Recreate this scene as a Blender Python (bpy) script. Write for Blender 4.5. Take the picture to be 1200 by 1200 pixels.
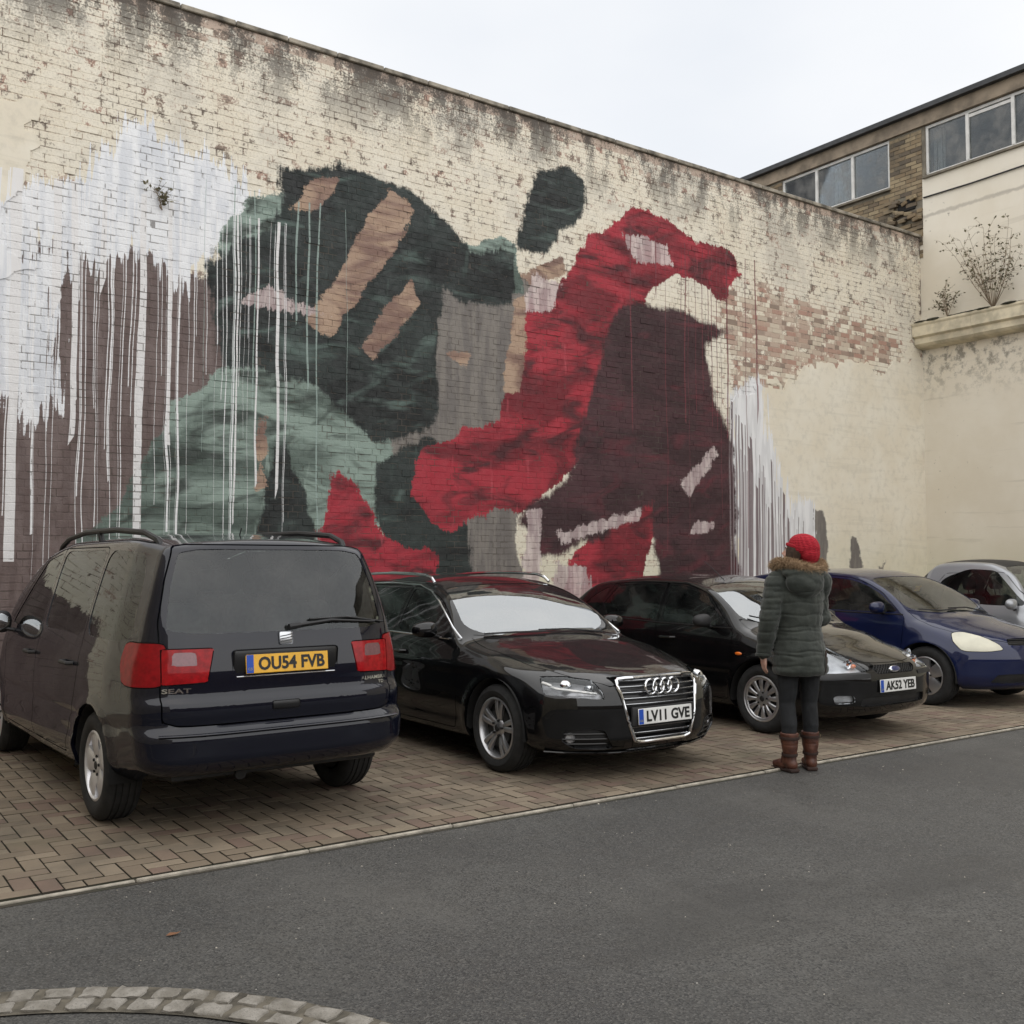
import bpy, bmesh, math, random
import numpy as np
from mathutils import Vector, Matrix, Euler

for o in list(bpy.data.objects): bpy.data.objects.remove(o)
random.seed(7); RNG = np.random.default_rng(7)
SC = bpy.context.scene; COL = SC.collection; R = math.radians

# ------------------------------------------------------------------ camera
CAM_H = 1.55
cam = bpy.data.objects.new('camera', bpy.data.cameras.new('camera')); COL.objects.link(cam)
cam.location = (0, 0, CAM_H)
cam.rotation_euler = (R(90) + math.atan(60/1203), 0, R(-35.2))
cam.data.sensor_width = 36; cam.data.sensor_fit = 'HORIZONTAL'; cam.data.lens = 36*1203/1200
cam.data.clip_start = 0.05; cam.data.clip_end = 2000
SC.camera = cam
# ------------------------------------------------------------------ sky: closed overcast
SUN_EL, SUN_AZ = R(58), R(200)          # azimuth clockwise from +Y
w = bpy.data.worlds.new('World'); SC.world = w; w.use_nodes = True
nt = w.node_tree; nt.nodes.clear()
out = nt.nodes.new('ShaderNodeOutputWorld'); bg = nt.nodes.new('ShaderNodeBackground'); bg.inputs[1].default_value = 0.1
sky = nt.nodes.new('ShaderNodeTexSky'); sky.sky_type = 'NISHITA'; sky.sun_disc = False
sky.sun_elevation = SUN_EL; sky.sun_rotation = SUN_AZ; sky.dust_density = 4
tc = nt.nodes.new('ShaderNodeTexCoord'); mp = nt.nodes.new('ShaderNodeMapping'); mp.inputs[3].default_value = (1, 1, 2.2)
no = nt.nodes.new('ShaderNodeTexNoise'); no.inputs['Scale'].default_value = 2.1; no.inputs['Detail'].default_value = 5; no.inputs['Roughness'].default_value = .45
rp = nt.nodes.new('ShaderNodeValToRGB'); rp.color_ramp.elements[0].position = .3; rp.color_ramp.elements[1].position = .68
rp.color_ramp.elements[0].color = (5.9, 6.1, 6.4, 1); rp.color_ramp.elements[1].color = (7.1, 7.1, 7.1, 1)
mx = nt.nodes.new('ShaderNodeMix'); mx.data_type = 'RGBA'; mx.inputs[0].default_value = .93
nt.links.new(tc.outputs['Generated'], mp.inputs[0]); nt.links.new(mp.outputs[0], no.inputs['Vector'])
nt.links.new(no.outputs[0], rp.inputs[0]); nt.links.new(sky.outputs[0], mx.inputs[6]); nt.links.new(rp.outputs[0], mx.inputs[7])
nt.links.new(mx.outputs[2], bg.inputs[0]); nt.links.new(bg.outputs[0], out.inputs[0])
# ------------------------------------------------------------------ sun behind the cloud
sl = bpy.data.lights.new('sun', 'SUN'); sl.energy = 1.5; sl.angle = R(150); sl.color = (1, .97, .92)
so = bpy.data.objects.new('sun', sl); COL.objects.link(so)
sd = Vector((math.sin(SUN_AZ)*math.cos(SUN_EL), math.cos(SUN_AZ)*math.cos(SUN_EL), math.sin(SUN_EL)))
so.rotation_euler = (-sd).to_track_quat('-Z', 'Y').to_euler(); so.location = (0, 0, 30)
vs = SC.view_settings; vs.view_transform = 'Standard'; vs.look = 'None'; vs.gamma = 1; vs.exposure = 0.62; vs.use_curve_mapping = False

# ------------------------------------------------------------------ materials
class NG:
    def __init__(s, name, rough=.6, metal=0, color=(.5, .5, .5)):
        s.mat = bpy.data.materials.new(name); s.mat.use_nodes = True; s.t = s.mat.node_tree
        s.b = next(n for n in s.t.nodes if n.type == 'BSDF_PRINCIPLED'); s.out = next(n for n in s.t.nodes if n.type == 'OUTPUT_MATERIAL')
        s.b.inputs['Roughness'].default_value = rough; s.b.inputs['Metallic'].default_value = metal
        s.b.inputs['Base Color'].default_value = (*color, 1)
    def n(s, typ, **kw):
        n = s.t.nodes.new(typ)
        for k, v in kw.items(): setattr(n, k, v)
        return n
    def put(s, sock, v):
        if v is None: return
        if isinstance(v, bpy.types.NodeSocket): s.t.links.new(v, sock)
        elif isinstance(v, tuple): sock.default_value = (*v, 1) if len(v) == 3 and sock.type == 'RGBA' else v
        else: sock.default_value = v
    def m(s, op, a, b=None, c=None, clamp=False):
        n = s.n('ShaderNodeMath', operation=op, use_clamp=clamp)
        s.put(n.inputs[0], a); s.put(n.inputs[1], b); s.put(n.inputs[2], c); return n.outputs[0]
    def mix(s, f, a, b, blend='MIX'):
        n = s.n('ShaderNodeMix', data_type='RGBA', blend_type=blend); s.put(n.inputs[0], f); s.put(n.inputs[6], a); s.put(n.inputs[7], b); return n.outputs[2]
    def ss(s, x, lo, hi, a=0., b=1.):
        n = s.n('ShaderNodeMapRange', interpolation_type='SMOOTHSTEP'); s.put(n.inputs[0], x); s.put(n.inputs[1], lo); s.put(n.inputs[2], hi); s.put(n.inputs[3], a); s.put(n.inputs[4], b); return n.outputs[0]
    def pos(s): return s.n('ShaderNodeNewGeometry').outputs['Position']
    def obj(s): return s.n('ShaderNodeTexCoord').outputs['Object']
    def xyz(s, v): n = s.n('ShaderNodeSeparateXYZ'); s.put(n.inputs[0], v); return n.outputs
    def vec(s, x, y, z):
        n = s.n('ShaderNodeCombineXYZ'); s.put(n.inputs[0], x); s.put(n.inputs[1], y); s.put(n.inputs[2], z); return n.outputs[0]
    def scl(s, v, k): n = s.n('ShaderNodeMapping'); s.put(n.inputs[0], v); n.inputs[3].default_value = k; return n.outputs[0]
    def noise(s, v, scale, detail=3., rough=.55, dist=0.):
        n = s.n('ShaderNodeTexNoise'); s.put(n.inputs['Vector'], v); n.inputs['Scale'].default_value = scale; n.inputs['Detail'].default_value = detail
        n.inputs['Roughness'].default_value = rough; n.inputs['Distortion'].default_value = dist; return n.outputs[0]
    def vor(s, v, scale, feature='F1', dim='3D', w=None):
        n = s.n('ShaderNodeTexVoronoi', feature=feature, voronoi_dimensions=dim)
        if dim != '1D': s.put(n.inputs['Vector'], v)
        if w is not None: s.put(n.inputs['W'], w)
        n.inputs['Scale'].default_value = scale; return n.outputs
    def attr(s, name): n = s.n('ShaderNodeAttribute', attribute_name=name); return n.outputs
    def col(s, v): s.put(s.b.inputs['Base Color'], v); return s
    def rough(s, v): s.put(s.b.inputs['Roughness'], v); return s
    def bump(s, h, strength=.3, dist=.01):
        n = s.n('ShaderNodeBump'); n.inputs['Strength'].default_value = strength; n.inputs['Distance'].default_value = dist; s.put(n.inputs['Height'], h); s.t.links.new(n.outputs[0], s.b.inputs['Normal']); return s
M = {}
def simple(name, c, rough=.6, metal=0, var=.25, scale=6, bump=0, bscale=40, coat=0, spec=None):
    g = NG(name, rough, metal, c)
    p = g.obj(); f = g.noise(p, scale, 4)
    g.col(g.mix(g.ss(f, .3, .7), tuple(x*(1-var) for x in c), tuple(min(1, x*(1+var)) for x in c)))
    if bump: g.bump(g.noise(p, bscale, 4), bump, .005)
    if coat: g.b.inputs['Coat Weight'].default_value = coat; g.b.inputs['Coat Roughness'].default_value = .03
    if spec is not None: g.b.inputs['Specular IOR Level'].default_value = spec
    M[name] = g.mat; return g.mat
def paint(name, c, metal=.0, flake=0, dust=.25):
    g = NG(name, .32, metal, c); p = g.obj()
    nz = g.xyz(g.n('ShaderNodeNewGeometry').outputs['Normal'])[2]
    d = g.m('MULTIPLY', g.ss(g.noise(p, 3, 5, .6), .35, .75), g.ss(nz, .2, .95, .15, 1.))
    d2 = g.m('MULTIPLY', d, dust)
    g.col(g.mix(d2, c, (.075, .07, .06))); 
    g.b.inputs['Coat Weight'].default_value = 1; g.put(g.b.inputs['Coat Roughness'], g.m('MULTIPLY_ADD', d2, .35, .02)); g.b.inputs['Coat IOR'].default_value = 1.5; g.b.inputs['Specular IOR Level'].default_value = .06
    M[name] = g.mat; return g.mat
def glassmat(name, tint, ior=1.6, dirt_sheen=.05):
    g = NG(name); t = g.t; t.nodes.remove(g.b)
    tr = g.n('ShaderNodeBsdfTransparent'); tr.inputs[0].default_value = (*tint, 1)
    gl = g.n('ShaderNodeBsdfGlossy'); gl.inputs['Roughness'].default_value = .015; gl.inputs[0].default_value = (.95, .98, 1, 1)
    fr = g.n('ShaderNodeFresnel'); fr.inputs[0].default_value = ior
    df = g.n('ShaderNodeBsdfDiffuse'); df.inputs[0].default_value = (.28, .27, .25, 1)
    a = g.n('ShaderNodeMixShader'); b = g.n('ShaderNodeMixShader')
    g.put(a.inputs[0], g.m('MULTIPLY', g.ss(g.noise(g.obj(), 2.5, 5, .65), .35, .8), dirt_sheen)); t.links.new(tr.outputs[0], a.inputs[1]); t.links.new(df.outputs[0], a.inputs[2])
    t.links.new(fr.outputs[0], b.inputs[0]); t.links.new(a.outputs[0], b.inputs[1]); t.links.new(gl.outputs[0], b.inputs[2]); t.links.new(b.outputs[0], g.out.inputs[0])
    M[name] = g.mat; return g.mat

# ------------------------------------------------------------------ object helpers
def tag(o, label=None, cat=None, group=None, kind=None):
    if label: o['label'] = label
    if cat: o['category'] = cat
    if group: o['group'] = group
    if kind: o['kind'] = kind
    return o
def link(o, parent=None):
    COL.objects.link(o)
    if parent is not None: o.parent = parent
    return o
def empty(name, loc=(0, 0, 0), rz=0):
    o = bpy.data.objects.new(name, None); o.location = loc; o.rotation_euler = (0, 0, rz); o.empty_display_size = .2; return link(o)
def mesh(name, verts, faces, smooth=True, angle=38):
    me = bpy.data.meshes.new(name); me.from_pydata([tuple(map(float, v)) for v in verts], [], faces); me.update()
    if smooth and len(me.polygons):
        me.polygons.foreach_set('use_smooth', [True]*len(me.polygons)); me.set_sharp_from_angle(angle=R(angle))
    return me
def mobj(name, verts, faces, mat, parent=None, smooth=True, angle=38):
    me = mesh(name, verts, faces, smooth, angle); me.materials.append(M[mat] if isinstance(mat, str) else mat)
    return link(bpy.data.objects.new(name, me), parent)
def rbox_data(sx, sy, sz, r, seg=2):
    bm = bmesh.new(); bmesh.ops.create_cube(bm, size=1); bmesh.ops.scale(bm, vec=(sx, sy, sz), verts=bm.verts)
    if r > 0: bmesh.ops.bevel(bm, geom=list(bm.edges), offset=r, segments=seg, profile=.5, affect='EDGES')
    V = [tuple(v.co) for v in bm.verts]; ix = {v: i for i, v in enumerate(bm.verts)}; F = [[ix[v] for v in f.verts] for f in bm.faces]; bm.free(); return V, F
_RB = {}
class MB:
    def __init__(s): s.v = []; s.f = []
    def add(s, V, F, mat=None):
        o = len(s.v); s.v += [tuple(mat @ Vector(v)) if mat is not None else tuple(v) for v in V]; s.f += [[i+o for i in f] for f in F]; return s
    def box(s, c, size, rot=(0, 0, 0), r=0, seg=2):
        k = (*[round(x, 4) for x in size], r, seg)
        if k not in _RB: _RB[k] = rbox_data(*size, r, seg)
        return s.add(*_RB[k], Matrix.Translation(c) @ Euler(rot).to_matrix().to_4x4())
    def tube(s, pts, rad, n=8, cap=True, flat=1.0, up=(0, 0, 1)):
        P = [Vector(p) for p in pts]; rr = rad if isinstance(rad, (list, tuple)) else [rad]*len(P); V = []; F = []
        for i, p in enumerate(P):
            t = (P[min(i+1, len(P)-1)] - P[max(i-1, 0)]).normalized(); u = Vector(up)
            if abs(t.dot(u)) > .95: u = Vector((1, 0, 0)) if abs(t.x) < .9 else Vector((0, 1, 0))
            a = t.cross(u).normalized(); b = a.cross(t)
            for k in range(n):
                q = 2*math.pi*k/n; V.append(p + a*math.cos(q)*rr[i] + b*math.sin(q)*rr[i]*flat)
        for i in range(len(P)-1):
            for k in range(n): F.append([i*n+k, i*n+(k+1) % n, (i+1)*n+(k+1) % n, (i+1)*n+k])
        if cap: F.append(list(range(n))[::-1]); F.append([(len(P)-1)*n+k for k in range(n)])
        return s.add(V, F)
    def lathe(s, prof, n=32, mat=None, close=False):      # prof (r, h), axis +Y local
        V = []; F = []; m = len(prof)
        for k in range(n):
            a = 2*math.pi*k/n
            for r, h in prof: V.append((r*math.cos(a), h, r*math.sin(a)))
        for k in range(n):
            for j in range(m if close else m-1):
                j2 = (j+1) % m; k2 = (k+1) % n
                F.append([k*m+j, k*m+j2, k2*m+j2, k2*m+j])
        return s.add(V, F, mat)
    def ell(s, c, r, n=16, m=10, mat=None):
        V = []; F = []
        for i in range(m+1):
            t = math.pi*i/m
            for k in range(n): a = 2*math.pi*k/n; V.append((c[0]+r[0]*math.sin(t)*math.cos(a), c[1]+r[1]*math.sin(t)*math.sin(a), c[2]+r[2]*math.cos(t)))
        for i in range(m):
            for k in range(n): F.append([i*n+k, (i+1)*n+k, (i+1)*n+(k+1) % n, i*n+(k+1) % n])
        return s.add(V, F, mat)
    def prism(s, poly, depth, mat=None):                  # poly in local xy, extruded 0..depth in z
        n = len(poly); V = [(x, y, 0) for x, y in poly]+[(x, y, depth) for x, y in poly]
        F = [list(range(n))[::-1], list(range(n, 2*n))]+[[i, (i+1) % n, n+(i+1) % n, n+i] for i in range(n)]
        return s.add(V, F, mat)
    def build(s, name, mat, parent=None, smooth=True, angle=38): return mobj(name, s.v, s.f, mat, parent, smooth, angle)
# ---- flat maths
def pchip(pts):
    x = np.array([p[0] for p in pts], float); y = np.array([p[1] for p in pts], float); h = np.diff(x); d = np.diff(y)/h; m = np.zeros(len(x))
    for i in range(1, len(x)-1):
        if d[i-1]*d[i] > 0: w1 = 2*h[i]+h[i-1]; w2 = h[i]+2*h[i-1]; m[i] = (w1+w2)/(w1/d[i-1]+w2/d[i])
    m[0] = d[0]; m[-1] = d[-1]
    def f(q):
        q = np.clip(np.asarray(q, float), x[0], x[-1]); i = np.clip(np.searchsorted(x, q)-1, 0, len(x)-2); t = (q-x[i])/h[i]
        return (2*t**3-3*t**2+1)*y[i]+(t**3-2*t**2+t)*h[i]*m[i]+(-2*t**3+3*t**2)*y[i+1]+(t**3-t**2)*h[i]*m[i+1]
    return f
def sdpoly(poly, a, b):
    P = np.array(poly, float); a = np.asarray(a, float); b = np.asarray(b, float); d = np.full(a.shape, 1e9); ins = np.zeros(a.shape, bool); n = len(P)
    for i in range(n):
        x0, y0 = P[i]; x1, y1 = P[(i+1) % n]; ex, ey = x1-x0, y1-y0; wx, wy = a-x0, b-y0
        t = np.clip((wx*ex+wy*ey)/(ex*ex+ey*ey+1e-12), 0, 1); d = np.minimum(d, np.hypot(wx-ex*t, wy-ey*t))
        if y1 != y0: c = ((y0 > b) != (y1 > b)) & (a < ex*(b-y0)/(y1-y0)+x0); ins ^= c
    return np.where(ins, d, -d)
def chaikin(P, k=2, r=.2):
    for _ in range(k):
        Q = []; n = len(P)
        for i in range(n):
            a = P[i]; b = P[(i+1) % n]; Q += [(a[0]+(b[0]-a[0])*r, a[1]+(b[1]-a[1])*r), (b[0]+(a[0]-b[0])*r, b[1]+(a[1]-b[1])*r)]
        P = Q
    return P
def vnoise(x, z, s, seed=0):
    x = np.asarray(x)*s; z = np.asarray(z)*s; r = np.random.default_rng(seed).random((64, 64)); xi = np.floor(x).astype(int); zi = np.floor(z).astype(int); fx = x-xi; fz = z-zi
    fx = fx*fx*(3-2*fx); fz = fz*fz*(3-2*fz); g = lambda a, b: r[a % 64, b % 64]
    return (g(xi, zi)*(1-fx)+g(xi+1, zi)*fx)*(1-fz)+(g(xi, zi+1)*(1-fx)+g(xi+1, zi+1)*fx)*fz
def cut(bm, fn):
    V = list(bm.verts); C = np.array([v.co[:] for v in V]); f = fn(C); f[np.abs(f) < 2e-4] = 0
    bm.verts.index_update(); E = list(bm.edges); ei = np.array([(e.verts[0].index, e.verts[1].index) for e in E]); f0 = f[ei[:, 0]]; f1 = f[ei[:, 1]]
    zero = {V[i] for i in np.nonzero(f == 0)[0]}; val = None; faces = set()
    for k in np.nonzero(f0*f1 < 0)[0]:
        e = E[k]; a = e.verts[0]; faces.update(e.link_faces)
        _, nv = bmesh.utils.edge_split(e, a, float(f0[k]/(f0[k]-f1[k]))); zero.add(nv)
    for z in list(zero): faces.update(z.link_faces)
    fv = dict(zip(V, f))
    for F in faces:
        if not F.is_valid: continue
        vs = list(F.verts); n = len(vs); zi = [i for i, v in enumerate(vs) if v in zero]
        if len(zi) < 2: continue
        done = False
        for a in range(len(zi)):
            for b in range(a+1, len(zi)):
                i, j = zi[a], zi[b]
                if j-i < 2 or (i == 0 and j == n-1): continue
                s1 = [fv.get(v, 0) for v in vs[i+1:j] if v not in zero]; s2 = [fv.get(v, 0) for v in vs[j+1:]+vs[:i] if v not in zero]
                if s1 and s2 and ((min(s1) > 0 and max(s2) < 0) or (max(s1) < 0 and min(s2) > 0)):
                    try: bmesh.utils.face_split(F, vs[i], vs[j])
                    except ValueError: pass
                    done = True; break
            if done: break
def text_mesh(txt, size=.1, bold=.0, extrude=.001):
    cu = bpy.data.curves.new('txt', 'FONT'); cu.body = txt; cu.size = size; cu.offset = bold; cu.extrude = extrude; cu.align_x = 'CENTER'; cu.align_y = 'CENTER'; cu.resolution_u = 3
    o = bpy.data.objects.new('txt', cu); COL.objects.link(o); dg = bpy.context.evaluated_depsgraph_get(); me = bpy.data.meshes.new_from_object(o.evaluated_get(dg))
    V = [tuple(v.co) for v in me.vertices]; F = [list(p.vertices) for p in me.polygons]; bpy.data.objects.remove(o); bpy.data.curves.remove(cu); bpy.data.meshes.remove(me)
    A = np.array(V); c = (A.max(0)+A.min(0))/2; A[:, :2] -= c[:2]; return A, F
TXT = {k: text_mesh(k, .1, b) for k, b in (('OU54 FVB', .0032), ('LV11 GVE', .0032), ('AK52 YEB', .0032), ('G', .0032), ('SEAT', .002), ('ALHAMBRA', .001), ('TDI', .001), ('GB', .001), ('S', .004))}
def fused(name, mb, voxel, smooth=6, mat=None, parent=None, disp=None):
    """one continuous surface grown from overlapping solids"""
    o = mobj('tmp', mb.v, mb.f, mat, None, False); md = o.modifiers.new('r', 'REMESH'); md.mode = 'VOXEL'; md.voxel_size = voxel; md.use_smooth_shade = True
    sm = o.modifiers.new('s', 'SMOOTH'); sm.iterations = smooth; sm.factor = .5
    dg = bpy.context.evaluated_depsgraph_get(); me = bpy.data.meshes.new_from_object(o.evaluated_get(dg)); old = o.data; bpy.data.objects.remove(o); bpy.data.meshes.remove(old)
    if disp is not None:
        n = len(me.vertices); C = np.zeros(n*3); Nn = np.zeros(n*3); me.vertices.foreach_get('co', C); me.vertices.foreach_get('normal', Nn); C = C.reshape(-1, 3); Nn = Nn.reshape(-1, 3)
        C2 = disp(C, Nn); me.vertices.foreach_set('co', C2.ravel()); me.update()
    me.name = name; me.materials.clear(); me.materials.append(M[mat]); me.polygons.foreach_set('use_smooth', [True]*len(me.polygons)); me.update()
    return link(bpy.data.objects.new(name, me), parent)
# ================================================================== SETTING
WY, WH, WX0, WX1 = 10.6, 7.42, -4.0, 16.42       # painted wall: front plane, height, ends
PAVE_Y, PAVE_Z = 5.19, .015
def asphalt():
    g = NG('asphalt', .85); p = g.pos()
    big = g.noise(p, .55, 4); mid = g.noise(p, 7, 4, .6); fine = g.noise(p, 190, 2, .7)
    c = g.mix(g.ss(big, .35, .68), (.050, .049, .047), (.088, .085, .079))
    c = g.mix(g.ss(mid, .35, .75, 0, .5), c, (.05, .046, .04))
    v = g.vor(p, 130); rr = g.xyz(v['Color'])
    c = g.mix(g.m('MULTIPLY', g.ss(rr[0], .55, .95), .55), c, (.13, .125, .115))
    c = g.mix(g.m('MULTIPLY', g.ss(rr[1], .6, .9), .75), c, (.016, .016, .016))
    v2 = g.vor(p, 34); r2 = g.xyz(v2['Color'])
    sp = g.m('MULTIPLY', g.m('GREATER_THAN', r2[0], .992), g.m('LESS_THAN', v2['Distance'], .14))
    c = g.mix(sp, c, (.42, .40, .36))
    st = g.ss(g.noise(g.scl(p, (.35, .9, 1)), 1.1, 5, .6, .6), .52, .68, 0, .5)
    c = g.mix(st, c, (.036, .034, .031)); c = g.mix(g.ss(g.noise(g.scl(p, (.8, .25, 1)), 1.3, 4, .6, .3), .5, .72, 0, .4), c, (.105, .10, .092))
    g.col(c); g.rough(g.ss(big, .3, .7, .5, .82)); g.bump(g.m('ADD', g.m('MULTIPLY', v['Distance'], .9), fine), .55, .006); M['asphalt'] = g.mat
asphalt()
def paver_mat():
    g = NG('paver', .85); p = g.pos(); a = g.attr('rnd')['Fac']
    c = g.mix(g.ss(a, .1, .9), (.175, .136, .096), (.235, .188, .135)); c = g.mix(g.ss(g.m('FRACT', g.m('MULTIPLY', a, 7.31)), .72, .95), c, (.170, .115, .088))
    c = g.mix(g.ss(g.noise(p, 2.2, 5, .6), .4, .75, 0, .6), c, (.072, .063, .048)); c = g.mix(g.ss(g.noise(p, 90, 3, .7), .5, .8, 0, .45), c, (.10, .085, .065))
    moss = g.ss(g.noise(p, .9, 4), .55, .75, 0, .3); c = g.mix(moss, c, (.085, .09, .045)); oil = g.ss(g.noise(g.scl(p, (1, .6, 1)), .8, 4, .6), .6, .72, 0, .55); c = g.mix(oil, c, (.045, .04, .035))
    g.col(c); g.bump(g.noise(p, 220, 3, .7), .35, .003); M['paver'] = g.mat
    g = NG('joint_sand', .95); p = g.pos(); c = g.mix(g.ss(g.noise(p, 5, 5), .4, .7), (.048, .040, .029), (.036, .036, .022)); g.col(c); g.bump(g.noise(p, 300, 2), .5, .004); M['joint_sand'] = g.mat
paver_mat()
simple('concrete_edge', (.34, .31, .26), .9, var=.35, scale=9, bump=.4, bscale=120)
def cobble_mat():
    g = NG('granite', .8); p = g.pos(); c = g.mix(g.ss(g.noise(p, 14, 4), .3, .7), (.17, .155, .13), (.30, .28, .25)); c = g.mix(g.ss(g.noise(p, 160, 2, .7), .5, .75, 0, .6), c, (.08, .075, .07))
    g.col(c); g.bump(g.noise(p, 45, 5, .65), .6, .008); M['granite'] = g.mat
cobble_mat(); simple('sett_mortar', (.10, .088, .068), .95, var=.5, scale=9, bump=.5, bscale=160)
tag(mobj('ground', [(-150, -150, 0), (250, -150, 0), (250, 250, 0), (-150, 250, 0)], [[0, 1, 2, 3]], 'asphalt', None, False), kind='structure')
# ---- block paving (herringbone)
pave = tag(mobj('paving', [(-4, PAVE_Y, .003), (16.42, PAVE_Y, .003), (16.42, WY, .003), (-4, WY, .003)], [[0, 1, 2, 3]], 'joint_sand', None, False), kind='structure')
def paver_data(cx, cy, lx, ly, rn):
    h = PAVE_Z + rn.uniform(-.002, .0015); tx, ty = rn.uniform(-.006, .006, 2); ins = .004; hx, hy = lx/2-.0042, ly/2-.0045; V = []
    for z, k in ((.001, 0), (h-.002, 0), (h, ins)):
        for sx, sy in ((-1, -1), (1, -1), (1, 1), (-1, 1)):
            X, Y = sx*(hx-k), sy*(hy-k); V.append((cx+X, cy+Y, z+(tx*X+ty*Y if z > .002 else 0)))
    return V
PF = [[8, 9, 10, 11]]+[[a+i, a+(i+1) % 4, a+4+(i+1) % 4, a+4+i] for a in (0, 4) for i in range(4)]
PM = [0]+[1]*4+[0]*4; rn = np.random.default_rng(3); blocks = []
U = .1015; y0 = PAVE_Y+.055
for iy in range(0, 54):
    for ix in range(-40, 162):
        r = (ix+iy) % 4; x = ix*U; y = y0+iy*U
        if r == 0: q = (x+U, y+U/2, 2*U, U)
        elif r == 2: q = (x+U/2, y+U, U, 2*U)
        else: continue
        lo = q[1]-q[3]/2; hi = q[1]+q[3]/2
        if hi > WY-.01: continue
        blocks.append(q)
for ix in range(-40, 161):                           # cut halves that close the pattern along the edge
    if (ix-0) % 4 == 3: blocks.append((ix*U+U/2, y0+U/2, U, U))
blocks.sort(key=lambda q: ((q[0]-1.2)**2*.35+(q[1])**2) + (100 if q[0] < .45 else 0))
jv = []; jf = []; jr = []
def add_rnd(me, arr):
    a = me.attributes.new('rnd', 'FLOAT', 'POINT'); a.data.foreach_set('value', np.array(arr, np.float32))
for i, q in enumerate(blocks):
    V = paver_data(*q, rn); rv = rn.random()
    if i < 300:
        me = mesh('brick', [(a-q[0], b-q[1], c) for a, b, c in V], PF, False); me.materials.append(M['paver']); me.materials.append(M['joint_sand']); me.polygons.foreach_set('material_index', PM); add_rnd(me, [rv]*12)
        o = link(bpy.data.objects.new('brick', me), pave); o.location = (q[0], q[1], 0)
    else:
        k = len(jv); jv += V; jf += [[a+k for a in f] for f in PF]; jr += [rv]*12
o = mobj('paver_field', jv, jf, 'paver', pave, False); o.data.materials.append(M['joint_sand']); o.data.polygons.foreach_set('material_index', PM*(len(jf)//9)); add_rnd(o.data, jr); tag(o, kind='stuff')
# ---- edging strip
edge = tag(mobj('edging_strip', [(-4, PAVE_Y-.03, .002), (16.4, PAVE_Y-.03, .002), (16.4, PAVE_Y+.035, .002), (-4, PAVE_Y+.035, .002)], [[0, 1, 2, 3]], 'joint_sand', None, False), kind='structure')
for i in range(23):
    mb = MB(); L = .905; mb.box((0, 0, 0), (L-.006, .024, .026), (rn.uniform(-.02, .02), rn.uniform(-.003, .003), rn.uniform(-.004, .004)), .005, 1)
    o = mb.build('edging_stone', 'concrete_edge', edge); o.location = (-4+L*(i+.5), PAVE_Y+.012+rn.uniform(-.004, .004), .001+rn.uniform(-.002, .002))
# ---- two rows of setts in an arc
A, B, C = np.array((.67, 4.15)), np.array((1.19, 3.83)), np.array((1.69, 3.14))
def circ(A, B, C):
    m = np.array([B-A, C-A])*2; r = np.array([B@B-A@A, C@C-A@A]); c = np.linalg.solve(m, r); return c, np.linalg.norm(A-c)
cc, cr = circ(A, B, C)
sett = tag(mobj('sett_strip', *(lambda n: ([(cc[0]+rr*math.cos(a), cc[1]+rr*math.sin(a), .0055) for a in np.linspace(R(-60), R(170), n) for rr in (cr-.205, cr+.006)], [[2*i+1, 2*i+3, 2*i+2, 2*i] for i in range(n-1)]))(60), 'sett_mortar', None, False), kind='structure')
for row in range(2):
    rr = cr-.052-row*.098; a = R(-60)+row*.06
    while a < R(168):
        ln = rn.uniform(.095, .155); wd = rn.uniform(.078, .092); am = a+ln/2/rr; bm = bmesh.new(); bmesh.ops.create_cube(bm, size=1)
        bmesh.ops.subdivide_edges(bm, edges=list(bm.edges), cuts=2, use_grid_fill=True)
        for v in bm.verts:
            x, y, z = v.co; k = 1-.18*max(0, z*2)*(abs(x*2)**2)*.5; v.co = (x*(ln-.018)*k*(1-.06*rn.random())+rn.uniform(-.006, .006), y*wd*(1-.1*rn.random())+rn.uniform(-.006, .006), z*.05+(.007 if z > .4 and abs(x) < .3 and abs(y) < .3 else -.002 if z > .4 else 0)+rn.uniform(-.003, .003))
        V = [tuple(v.co) for v in bm.verts]; ii = {v: i for i, v in enumerate(bm.verts)}; F = [[ii[v] for v in f.verts] for f in bm.faces]; bm.free()
        o = mobj('sett', V, F, 'granite', sett, True, 60); o.location = (cc[0]+rr*math.cos(am), cc[1]+rr*math.sin(am), -.011); o.rotation_euler = (0, 0, am+math.pi/2)
        a += (ln+.008)/rr
# ---- loose grit
gv = []; gf = []
simple('grit', (.40, .37, .32), .9, var=.5, scale=3)
for i in range(620):
    if i < 420: x, y = rn.uniform(.2, 9.5), rn.uniform(1.8, 5.1)
    else: x, y = rn.uniform(.4, 10), PAVE_Y+rn.normal(0, .12)
    s = rn.uniform(.0015, .004)*(1.5 if rn.random() > .93 else 1); k = len(gv); z = .001 if y < PAVE_Y-.03 else .011
    for _ in range(5): gv.append((x+rn.uniform(-s, s)*1.6, y+rn.uniform(-s, s)*1.6, z))
    gv.append((x, y, z+s)); gf += [[k+j, k+(j+1) % 5, k+5] for j in range(5)]
tag(mobj('loose_grit', gv, gf, 'grit', None, False), 'scattered pale grit and chips lying on the dark asphalt', 'grit', kind='stuff')
simple('dead_leaf', (.20, .09, .04), .8)
lf = MB(); lf.add([(0, 0, .004), (.02, .012, .010), (.05, .008, .006), (.065, 0, .012), (.045, -.012, .007), (.018, -.012, .006), (.03, 0, .003)], [[0, 1, 6], [1, 2, 6], [2, 3, 6], [3, 4, 6], [4, 5, 6], [5, 0, 6]])
o = lf.build('fallen_leaf', 'dead_leaf', None, False); o.location = (1.33, 4.38, .001); tag(o, 'single curled brown leaf lying on the asphalt near the setts', 'leaf')

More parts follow.
